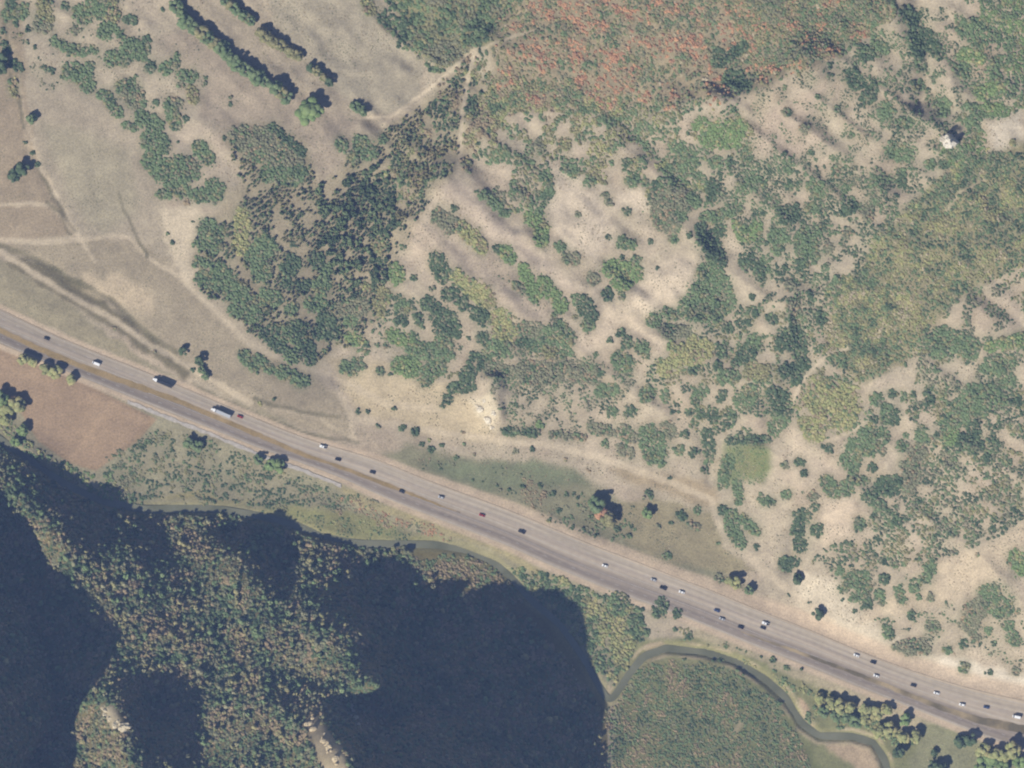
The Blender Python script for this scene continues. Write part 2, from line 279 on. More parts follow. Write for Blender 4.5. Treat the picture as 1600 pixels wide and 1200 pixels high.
# bare washes on the hill
for k, (P, c) in enumerate([([(855,250),(900,270),(960,300),(1010,290),(1020,330),(950,330),(960,380),(930,400),(880,390),(855,330)], (206, 189, 165)), ([(1000,430),(1050,400),(1090,405),(1090,440),(1060,480),(1020,495),(980,480)], (210, 192, 166)),
  ([(680,285),(720,280),(780,330),(830,380),(900,440),(960,480),(940,490),(880,470),(800,410),(720,340)], (192, 175, 155)), ([(640,350),(690,345),(740,400),(800,450),(860,500),(840,510),(780,480),(700,410),(650,400),(640,460)], (190, 173, 152)),
  ([(960,480),(1000,500),(1050,545),(1030,560),(960,530),(900,560),(890,530)], (200, 182, 158)), ([(1340,970),(1440,890),(1560,840),(1600,810),(1600,880),(1500,940),(1420,960)], (199, 181, 154)),
  ([(1290,790),(1340,780),(1330,840),(1290,850),(1270,830)], (208, 188, 162)), ([(1180,180),(1290,130),(1290,220),(1230,260),(1190,240)], (194, 175, 154)), ([(1545,195),(1600,170),(1600,240),(1550,235)], (200, 187, 166)), ([(1540,40),(1560,50),(1540,130),(1520,120)], (198, 170, 148))]):
    zone(P, tuple(v * .965 for v in c), 9, .1, 32 + k)
# undergrowth soil beneath the thickets
for P, c in (([(760,60),(830,-100),(1420,-100),(1400,20),(1310,90),(1180,145),(1000,170),(780,165)], (156, 142, 118)), ([(600,-100),(830,-100),(770,70),(690,110),(630,60)], (124, 124, 96)), ([(1400,335),(1470,275),(1600,215),(1640,210),(1640,390),(1480,480),(1430,560),(1350,600),(1290,560),(1300,470)], (142, 138, 108)),
  ([(350,210),(480,220),(500,285),(560,235),(640,170),(740,90),(780,200),(700,280),(650,350),(610,420),(600,500),(490,570),(390,520),(310,440),(310,360),(375,280)], (166, 154, 130))):
    e = edgedist(wx, wy, P); paint((1 - smooth(-12, 8, e)) * .85, c, .15, 60)
rvp = [(a, b) for a, b, c in RIVER]
fu = np.array([a for a, b, c in RIVER]); south = PY > np.interp(PX, np.maximum.accumulate(fu[:22]) + np.arange(22) * .01, [b for a, b, c in RIVER][:22])
paint(south & (PX < 950) & (PY < 2500), (122, 116, 92), .3, 61)
paint((PY > 1330) & (PX < 1000), (110, 105, 80), .3, 62)
zone([(155,1102),(175,1105),(195,1130),(200,1150),(186,1142),(168,1130)], (206, 190, 158), 4, .15, 63)
zone([(472,1122),(496,1118),(514,1142),(536,1180),(546,1215),(505,1215),(490,1160)], (196, 176, 144), 6, .4, 64)
d = polydist(PX, PY, rvp); paint((1 - smooth(9, 15, d)) * .6, (150, 146, 110), .15, 65)
paint((smooth(7, 10, d) * (1 - smooth(11, 16, d))) * smooth(.45, .65, fbm(PX, PY, 30, 295, 2)) * (PX > 950) * .8, (190, 172, 142), .1, 70)
for P, hw, st in TRACKS:
    d = polydist(PX + (fbm(PX, PY, 14, 70, 2) - .5) * 5, PY + (fbm(PX, PY, 14, 72, 2) - .5) * 5, P); paint((1 - smooth(hw * .3, hw * 1.25, d)) * st * (.65 + .35 * vn(PX, PY, 35, 79)), (206, 188, 160), .05, 66)
for P, hw in (([(0,382),(25,392),(60,408),(112,436),(145,453),(178,470),(205,498),(237,526),(275,550)],5),([(62,268),(95,325),(118,360)],3.5),([(75,315),(95,335),(110,365)],4),([(185,300),(195,330),(215,370),(228,400)],3),([(400,622),(440,635),(500,648),(530,650)],4),([(300,600),(350,625),(420,655),(500,685),(560,690)],3),([(8,20),(14,110),(28,150),(36,200)],3)):
    d = polydist(PX + (fbm(PX, PY, 18, 74, 2) - .5) * 7, PY + (fbm(PX, PY, 18, 76, 2) - .5) * 7, P); paint((1 - smooth(hw * .4, hw * 1.3, d)) * (.35 + .5 * vn(PX, PY, 22, 78)), (112, 112, 98), .15, 69)
# gravelly shoulders of the highway
eN = np.minimum(polydist(PX, PY, ROAD_N), polydist(PX, PY, ROAD_S)); sw = 7 + 9 * smooth(500, 900, PX) * (PY < np.interp(PX, [p[0] for p in ROAD_N], [p[1] + 12 for p in ROAD_N])) + 8 * smooth(1050, 1300, PX) * (PY < np.interp(PX, [p[0] for p in ROAD_N], [p[1] + 12 for p in ROAD_N]))
paint((1 - smooth(sw * .8, sw * 1.25, eN)) * .85, (201, 178, 152), .08, 67)
GCOL *= (1 + (fbm(PX, PY, 9, 80, 3) - .5) * .24 + (st_ - .5) * .16)[..., None]
V = world(PX.ravel(), PY.ravel(), H.ravel()); nx, ny = len(GX), len(GY)
ii = np.arange(nx * ny).reshape(ny, nx); F = np.stack([ii[1:, :-1].ravel(), ii[1:, 1:].ravel(), ii[:-1, 1:].ravel(), ii[:-1, :-1].ravel()], 1)
tag(link('ground', npmesh('ground', V, F, M_GROUND, GCOL.reshape(-1, 3), smoothsh=True)), kind='structure')

# ------------------------------------------------------------------ highway, median, markings, river
def resample(P, step=8):
    P = np.array(P, float); s = np.r_[0, np.cumsum(np.hypot(*np.diff(P[:, :2], axis=0).T))]; t = np.arange(0, s[-1], step)
    out = np.stack([np.interp(t, s, P[:, k]) for k in range(P.shape[1])], 1)
    ker = np.ones(5) / 5
    for k in range(P.shape[1]): out[:, k] = np.convolve(np.pad(out[:, k], 2, 'edge'), ker, 'valid')
    return out, t
def strip(name, A, B, z, material, n=1, jag=0, parent=None):
    A = np.asarray(A); B = np.asarray(B); L = len(A); f = np.linspace(0, 1, n + 1)
    s = np.r_[0, np.cumsum(np.hypot(*np.diff((A + B) / 2, axis=0).T))] * M
    xs = A[:, None, 0] * (1 - f) + B[:, None, 0] * f; ys = A[:, None, 1] * (1 - f) + B[:, None, 1] * f
    if jag: ys = ys.copy(); ys[:, 0] += rng.normal(0, jag, L); ys[:, -1] += rng.normal(0, jag, L)
    zz = z if np.ndim(z) == 0 else z[:, None] * np.ones(n + 1)
    V = world(xs, ys, np.zeros_like(xs) + zz).reshape(-1, 3); k = np.arange(L * (n + 1)).reshape(L, n + 1)
    F = np.stack([k[:-1, :-1].ravel(), k[1:, :-1].ravel(), k[1:, 1:].ravel(), k[:-1, 1:].ravel()], 1)
    uv = np.stack([np.repeat(s, n + 1), np.tile(f, L)], 1); return link(name, npmesh(name, V, F[:, ::-1] if False else F, material, uv=uv, smoothsh=True), parent)
X = np.arange(-280, 1930, 8.0)
rn = np.stack([X, np.interp(X, *np.array(ROAD_N).T)], 1); rs = np.stack([X, np.interp(X, *np.array(ROAD_S).T)], 1)
ker = np.ones(9) / 9
for r in (rn, rs): r[:, 1] = np.convolve(np.pad(r[:, 1], 4, 'reflect', reflect_type='odd'), ker, 'valid')
ROADZ = 3.0
def mat_road():
    m, n, b = mat('asphalt', .85); uvn = nd(n, 'ShaderNodeUVMap', uv_map='uv'); g = nd(n, 'ShaderNodeNewGeometry')
    sp = nd(n, 'ShaderNodeSeparateXYZ'); n.links.new(uvn.outputs[0], sp.inputs[0])
    r = nd(n, 'ShaderNodeValToRGB'); cr = r.color_ramp; cr.interpolation = 'LINEAR'
    stops = [(0, (200,181,156)), (.06, (192,176,155)), (.14, (181,168,152)), (.22, (189,175,157)), (.3, (176,163,150)), (.38, (188,173,156)), (.5, (182,168,151)), (.6, (152,141,133)), (.7, (164,152,141)), (.78, (146,136,130)), (.88, (160,149,139)), (.95, (182,168,151)), (1, (196,177,150))]
    while len(cr.elements) < len(stops): cr.elements.new(.5)
    for e, (p, c) in zip(cr.elements, stops): e.position = p; e.color = (*alb(c), 1)
    mp = nd(n, 'ShaderNodeMapping'); mp.inputs['Scale'].default_value = (.012, 14, 1); n.links.new(uvn.outputs[0], mp.inputs[0])
    f, t = noise_ramp(n, 1.0, .8, 1.14, 6, mp.outputs[0]); f2, t2 = noise_ramp(n, .25, .92, 1.07, 5, g.outputs['Position'])
    # older, darker surfacing at the west end
    mr = nd(n, 'ShaderNodeMapRange'); mr.inputs[1].default_value = 130; mr.inputs[2].default_value = 480; mr.inputs[3].default_value = .8; mr.inputs[4].default_value = 1.0; n.links.new(sp.outputs[0], mr.inputs[0])
    n.links.new(sp.outputs[1], r.inputs[0]); c = mixmul(n, mixmul(n, r.outputs[0], f), f2)
    cc = nd(n, 'ShaderNodeCombineColor'); [n.links.new(mr.outputs[0], cc.inputs[i]) for i in range(3)]
    n.links.new(mixmul(n, c, cc.outputs[0]), b.inputs['Base Color']); return m
road = tag(strip('highway', rn, rs, ROADZ, mat_road(), 8), kind='structure')
md, _ = resample(MED, 8); t = np.gradient(md[:, :2], axis=0); t /= np.hypot(*t.T)[:, None]; nrm = np.stack([-t[:, 1], t[:, 0]], 1)
mw = (md[:, 2] * .5 * (1 + .25 * (vn(md[:, 0], md[:, 1], 30, 77) - .5)))[:, None]
def mat_median():
    m, n, b = mat('median_soil', .95); g = nd(n, 'ShaderNodeNewGeometry')
    f, tt = noise_ramp(n, .12, tuple(alb((150,134,108), 1, .1)), tuple(alb((172,152,122), 1, .1)), 4, g.outputs['Position']); f2, t2 = noise_ramp(n, .9, .8, 1.12, 4, g.outputs['Position'])
    n.links.new(mixmul(n, f, f2), b.inputs['Base Color']); return m
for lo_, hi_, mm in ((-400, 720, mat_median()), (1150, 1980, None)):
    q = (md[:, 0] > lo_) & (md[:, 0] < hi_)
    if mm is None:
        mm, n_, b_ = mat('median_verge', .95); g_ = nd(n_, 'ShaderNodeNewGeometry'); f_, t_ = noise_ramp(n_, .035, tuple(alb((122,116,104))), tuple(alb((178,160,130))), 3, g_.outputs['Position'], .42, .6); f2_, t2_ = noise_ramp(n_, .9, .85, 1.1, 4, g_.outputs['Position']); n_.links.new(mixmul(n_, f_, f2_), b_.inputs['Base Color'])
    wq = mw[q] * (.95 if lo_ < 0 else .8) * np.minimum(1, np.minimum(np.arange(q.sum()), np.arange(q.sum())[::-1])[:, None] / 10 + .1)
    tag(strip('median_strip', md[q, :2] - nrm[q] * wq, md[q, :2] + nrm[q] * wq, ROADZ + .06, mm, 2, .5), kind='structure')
M_PAINT = mat_flat('road_paint', (.42, .4, .37), .7, .2, .8)
def lane_line(frac0, side, dash=None, wpx=.2):
    P = rn * (1 - frac0) + rs * frac0; off = np.array([0, wpx])
    if dash is None: return strip('lane_marking', P - off, P + off, ROADZ + .04, M_PAINT, 1, 0, road)
    R, _ = resample(P, 1.0); Vs = []; Fs = []
    for k in range(0, len(R) - 8, 24):
        a = R[k]; c = R[k + 6]; i = len(Vs) * 4; Vs.append(np.stack([a - off, a + off, c + off, c - off])); Fs.append([i, i + 1, i + 2, i + 3])
    Vs = np.concatenate(Vs); return link('lane_marking', npmesh('lane_marking', world(Vs[:, 0], Vs[:, 1], np.full(len(Vs), ROADZ + .04)), Fs, M_PAINT), road)
for fr, ds in ((.07, None), (.25, 1), (.45, None), (.62, None), (.78, 1), (.93, None)): lane_line(fr, 0, ds)
# pale gravel path beside the southern carriageway
gp = np.array([(196,626),(245,646),(330,679),(372,696),(420,717),(470,734),(540,762)], float); gp, _ = resample(gp, 6)
tag(strip('gravel_path', gp + (0, -2.6), gp + (0, 3.0), hgt(gp[:, 0], gp[:, 1]) * 0 + 3.02, mat_flat('pale_gravel', tuple(alb((186, 178, 170))), .9, .18, .4), 2, .8), kind='structure')
rv, _ = resample(RIVER, 6); t = np.gradient(rv[:, :2], axis=0); t /= np.hypot(*t.T)[:, None] + 1e-6; nrm = np.stack([-t[:, 1], t[:, 0]], 1)
def mat_water():
    m, n, b = mat('river_water', .12); g = nd(n, 'ShaderNodeNewGeometry'); b.inputs['Specular IOR Level'].default_value = .5
    f, tt = noise_ramp(n, .05, tuple(alb((112,117,104))), tuple(alb((134,136,120))), 3, g.outputs['Position']); n.links.new(f, b.inputs['Base Color'])
    x, tt = noise_ramp(n, 1.4, 0, 1, 3, g.outputs['Position']); bp = nd(n, 'ShaderNodeBump'); bp.inputs['Strength'].default_value = .15; n.links.new(tt, bp.inputs['Height']); n.links.new(bp.outputs[0], b.inputs['Normal']); return m
tag(strip('river', rv[:, :2] - nrm * (rv[:, 2:] * .5 + 1.5), rv[:, :2] + nrm * (rv[:, 2:] * .5 + 1.5), -1.9, mat_water(), 2), kind='structure')

PF = [(-150,530),(0,551),(100,588),(236,652),(206,690),(150,731),(112,720),(64,686),(34,640),(0,612),(-150,560)]
qx, qy = np.meshgrid(np.arange(-150, 240, 1.6), np.arange(525, 735, 1.6)); qd = edgedist(qx + (vn(qx, qy, 9, 280) - .5) * 4, qy + (vn(qx, qy, 9, 281) - .5) * 4, PF)
fur = np.sin((qx * .42 + qy * .91) * 1.05 + vn(qx, qy, 40, 282) * 3); qz = hgt(qx, qy) + .16 + .07 * fur - .12 * smooth(-4, 0, qd)
qk = np.arange(qx.size).reshape(qx.shape); qf = np.stack([qk[1:, :-1].ravel(), qk[1:, 1:].ravel(), qk[:-1, 1:].ravel(), qk[:-1, :-1].ravel()], 1); qf = qf[(qd.ravel()[qf] < 0).all(1)]
qu, qi = np.unique(qf, return_inverse=True); qc = alb((166, 143, 121)) * (1 + .14 * (fbm(qx, qy, 36, 283, 4) - .5) + .05 * (vn(qx * .42 + qy * .91, qx * .02, 4, 284) - .5))[..., None]
qc = qc * (1 + .12 * np.exp(-(segdist(qx, qy, 108, 722, 175, 628) / 4) ** 2))[..., None]
tag(link('ploughed_field', npmesh('ploughed_field', world(qx.ravel(), qy.ravel(), qz.ravel())[qu], qi.reshape(-1, 4), M_GROUND, qc.reshape(-1, 3)[qu], smoothsh=True)), kind='structure')

# ------------------------------------------------------------------ plant building blocks (numpy merged clumps)
def ico(sub):
    p = (1 + 5 ** .5) / 2; V = [(-1,p,0),(1,p,0),(-1,-p,0),(1,-p,0),(0,-1,p),(0,1,p),(0,-1,-p),(0,1,-p),(p,0,-1),(p,0,1),(-p,0,-1),(-p,0,1)]
    F = [(0,11,5),(0,5,1),(0,1,7),(0,7,10),(0,10,11),(1,5,9),(5,11,4),(11,10,2),(10,7,6),(7,1,8),(3,9,4),(3,4,2),(3,2,6),(3,6,8),(3,8,9),(4,9,5),(2,4,11),(6,2,10),(8,6,7),(9,8,1)]
    V = [np.array(v) / np.linalg.norm(v) for v in V]
    for _ in range(sub):
        c = {}; G = []
        def mid(a, b):
            k = (min(a, b), max(a, b))
            if k not in c: m = V[a] + V[b]; V.append(m / np.linalg.norm(m)); c[k] = len(V) - 1
            return c[k]
        for a, b, d in F: x, y, z = mid(a, b), mid(b, d), mid(d, a); G += [(a, x, z), (b, y, x), (d, z, y), (x, y, z)]
        F = G
    return np.array(V), np.array(F)
ICOV, ICOF = ico(1)
def clump_template(seed, leaves=16, full=False):
    """a leafy dome: an uneven shell with sprays of leaves standing off it"""
    r = np.random.default_rng(seed); V = ICOV * (1 + r.normal(0, .11, (len(ICOV), 1))); V = V + r.normal(0, .04, V.shape); F = ICOF
    if not full:
        keep = V[:, 2][F].max(1) > -.15; F = F[keep]; V = V.copy(); V[:, 2] = np.maximum(V[:, 2], -.25)
        u, inv = np.unique(F, return_inverse=True); V = V[u]; F = inv.reshape(-1, 3)
    val = np.clip(r.normal(1, .09, len(V)), .75, 1.25); VV = [V]; FF = [F]; vv = [val]; n = len(V)
    for k in range(leaves):
        a = r.normal(size=3); a[2] = abs(a[2]) * .8 + .05; a /= np.linalg.norm(a); c = a * r.uniform(.95, 1.22); t = np.cross(a, r.normal(size=3)); t /= np.linalg.norm(t); b = np.cross(a, t) * .7 + a * r.uniform(-.5, .5); s = r.uniform(.16, .34)
        VV.append(np.stack([c - t * s, c + b * s, c + t * s])); FF.append(np.array([[n, n + 1, n + 2]])); vv.append(np.full(3, r.uniform(.85, 1.2))); n += 3
    return np.concatenate(VV), np.concatenate(FF), np.concatenate(vv)
TPL = [clump_template(s) for s in range(8)]; TPLS = [clump_template(50 + s, 8) for s in range(4)]; TPLF = [clump_template(90 + s, 18, True) for s in range(6)]
def merge_clumps(C, R, HT, cols, tpls):
    """C (n,3) centres on the ground, R radii, HT heights, cols (n,3)"""
    Vs, Fs, cs, vs = [], [], [], []; n = 0
    for k in range(len(C)):
        V, F, v = tpls[rng.integers(len(tpls))]; a = rng.uniform(0, 6.283); ca, sa = math.cos(a), math.sin(a)
        x = V[:, 0] * ca - V[:, 1] * sa; y = V[:, 0] * sa + V[:, 1] * ca
        Vs.append(np.stack([x * R[k], y * R[k], V[:, 2] * HT[k]], 1) + C[k]); Fs.append(F + n); n += len(V); cs.append(np.repeat(cols[k][None], len(V), 0)); vs.append(v)
    return np.concatenate(Vs), np.concatenate(Fs), np.concatenate(cs), np.concatenate(vs)
LEAFK = 1.6
PAL = {'g': [(100,121,96),(95,115,93),(106,124,97)], 'd': [(86,105,92),(80,99,89),(92,109,93)], 'b': [(106,129,92),(112,132,94),(102,124,91)], 'o': [(123,123,95),(129,127,97),(115,119,93)], 'y': [(136,139,97),(128,134,94),(143,139,97)],
       'k': [(115,119,101),(109,115,98),(121,122,103)], 'r': [(164,121,95),(154,117,96),(148,112,93),(170,126,94)], 'e': [(136,122,101),(128,116,99),(142,127,103)], 't': [(148,138,112),(142,134,108),(154,142,118)]}
def leafcol(t, n):
    P = np.array([alb(c, LEAFK) for c in PAL[t]]); P = P * .8 + P.mean(1, keepdims=True) * .2; return P[rng.integers(len(P), size=n)] * np.clip(rng.normal(1, .09, (n, 1)), .7, 1.3)
COLNAME = {'g': 'green', 'd': 'dark green', 'b': 'bright green', 'o': 'olive', 'y': 'yellow-green', 'k': 'grey-green', 'r': 'rust red', 'e': 'brownish', 't': 'straw'}
LAND = [(60,250,'the fenced hedge line beside the brown pasture'),(150,230,'the grazed tan pasture'),(100,370,'the dirt track junction'),(250,250,'the long thicket edging the tan pasture'),(330,190,'the pale grass terrace below the tree rows'),(380,60,'the tree row across the terrace field'),
 (560,170,'the field corner where the farm track turns'),(120,40,'the scrubby knoll above the tan pasture'),(430,260,'the head of the wooded ravine'),(540,360,'the dark floor of the wooded ravine'),(340,430,'the woodland edge above the roadside grass'),(440,500,'the lower end of the wooded ravine'),
 (440,590,'the oblong copse by the track'),(600,560,'the sandy apron below the ravine'),(640,470,'the fork of two bare washes'),(720,400,'the rib between two bare washes'),(720,220,'the straight pale dirt track'),(680,330,'the top of the bare wash'),
 (690,620,'the dark finger of brush above the pale cliff'),(760,650,'the crumbling pale cliff'),(830,610,'the rubbly scrub slope above the pale cliff'),(830,500,'the green rib below the bare wash'),(850,360,'the bright green rib beside the wash'),(900,300,'the broad bare sandy bowl'),
 (980,440,'the curved pale footpath'),(1040,450,'the bare round knob'),(1120,470,'the large dark thicket behind the bare knob'),(1070,560,'the yellow-green scrub flat'),(980,360,'the lower lip of the sandy bowl'),(1060,270,'the green hollow under the red-leaved thicket'),(1130,200,'the grassy green patch under the red-leaved thicket'),
 (960,250,'the pale slope under the red-leaved thicket'),(860,230,'the head of the bare sandy bowl'),(1240,180,'the speckled pink slope'),(1440,80,'the dark crest of the spur'),(1480,210,'the black-shadowed boulder'),(1540,100,'the bare strip beside the green hollow'),(1550,220,'the white gravel patch'),
 (1240,350,'the dotted shrub slope'),(1250,560,'the deep shadowed gully'),(1330,480,'the orange-tinted brush'),(1450,420,'the broad green brush slope'),(1290,620,'the yellow-green patch beside the pale footpath'),(1340,690,'the end of the pale footpath'),(1420,650,'the bare ground between brush patches'),
 (1520,640,'the brushy upper slope'),(1560,560,'the bare bench above the brushy slope'),(1250,830,'the dark finger of brush down the sandy slope'),(1320,810,'the bare sandy pocket'),(1400,730,'the brush edging the sandy pocket'),(1500,800,'the olive brush flat'),(1560,880,'the bare pinkish bench'),(1160,720,'the square green clearing'),
 (1105,700,'the black gully above the clearing'),(1030,690,'the block of green scrub above the track'),(960,620,'the sandy opening by the scrub block'),(900,660,'the terraced scrub strips'),(860,730,'the green roadside meadow'),(940,780,'the orange-leaved tree'),(1060,800,'the loop of dirt track in the dry meadow'),(1140,810,'the track bend under the slope'),
 (1080,880,'the dry verge of the highway'),(1150,900,'the yellow bush on the highway verge'),(1280,950,'the white cut bank of the highway'),(1400,940,'the spotted shrub slope above the cut bank'),(1520,950,'the big grey-green thicket above the cut bank'),(1560,1030,'the white gravel bank by the highway'),
 (660,690,'the sandy verge where the dirt track meets the highway'),(310,580,'the dark roadside trees by the track'),(200,530,'the pale track along the highway'),(80,575,'the ploughed field\'s highway edge'),(30,650,'the river side of the ploughed field'),(310,690,'the gravel path beside the highway'),(430,715,'the bright green bush beside the gravel path'),
 (1340,1090,'the cottonwood grove by the river bend'),(1500,1160,'the grove beside the highway median'),(1060,960,'the grey brush spilling onto the highway'),(1240,1050,'the reedy river bank below the highway'),(1400,1190,'the sandbar bend')]
LANDXY = np.array([(a, b) for a, b, c in LAND], float)
def near(x, y): return LAND[int(np.argmin(np.hypot(LANDXY[:, 0] - x, LANDXY[:, 1] - y)))][2]

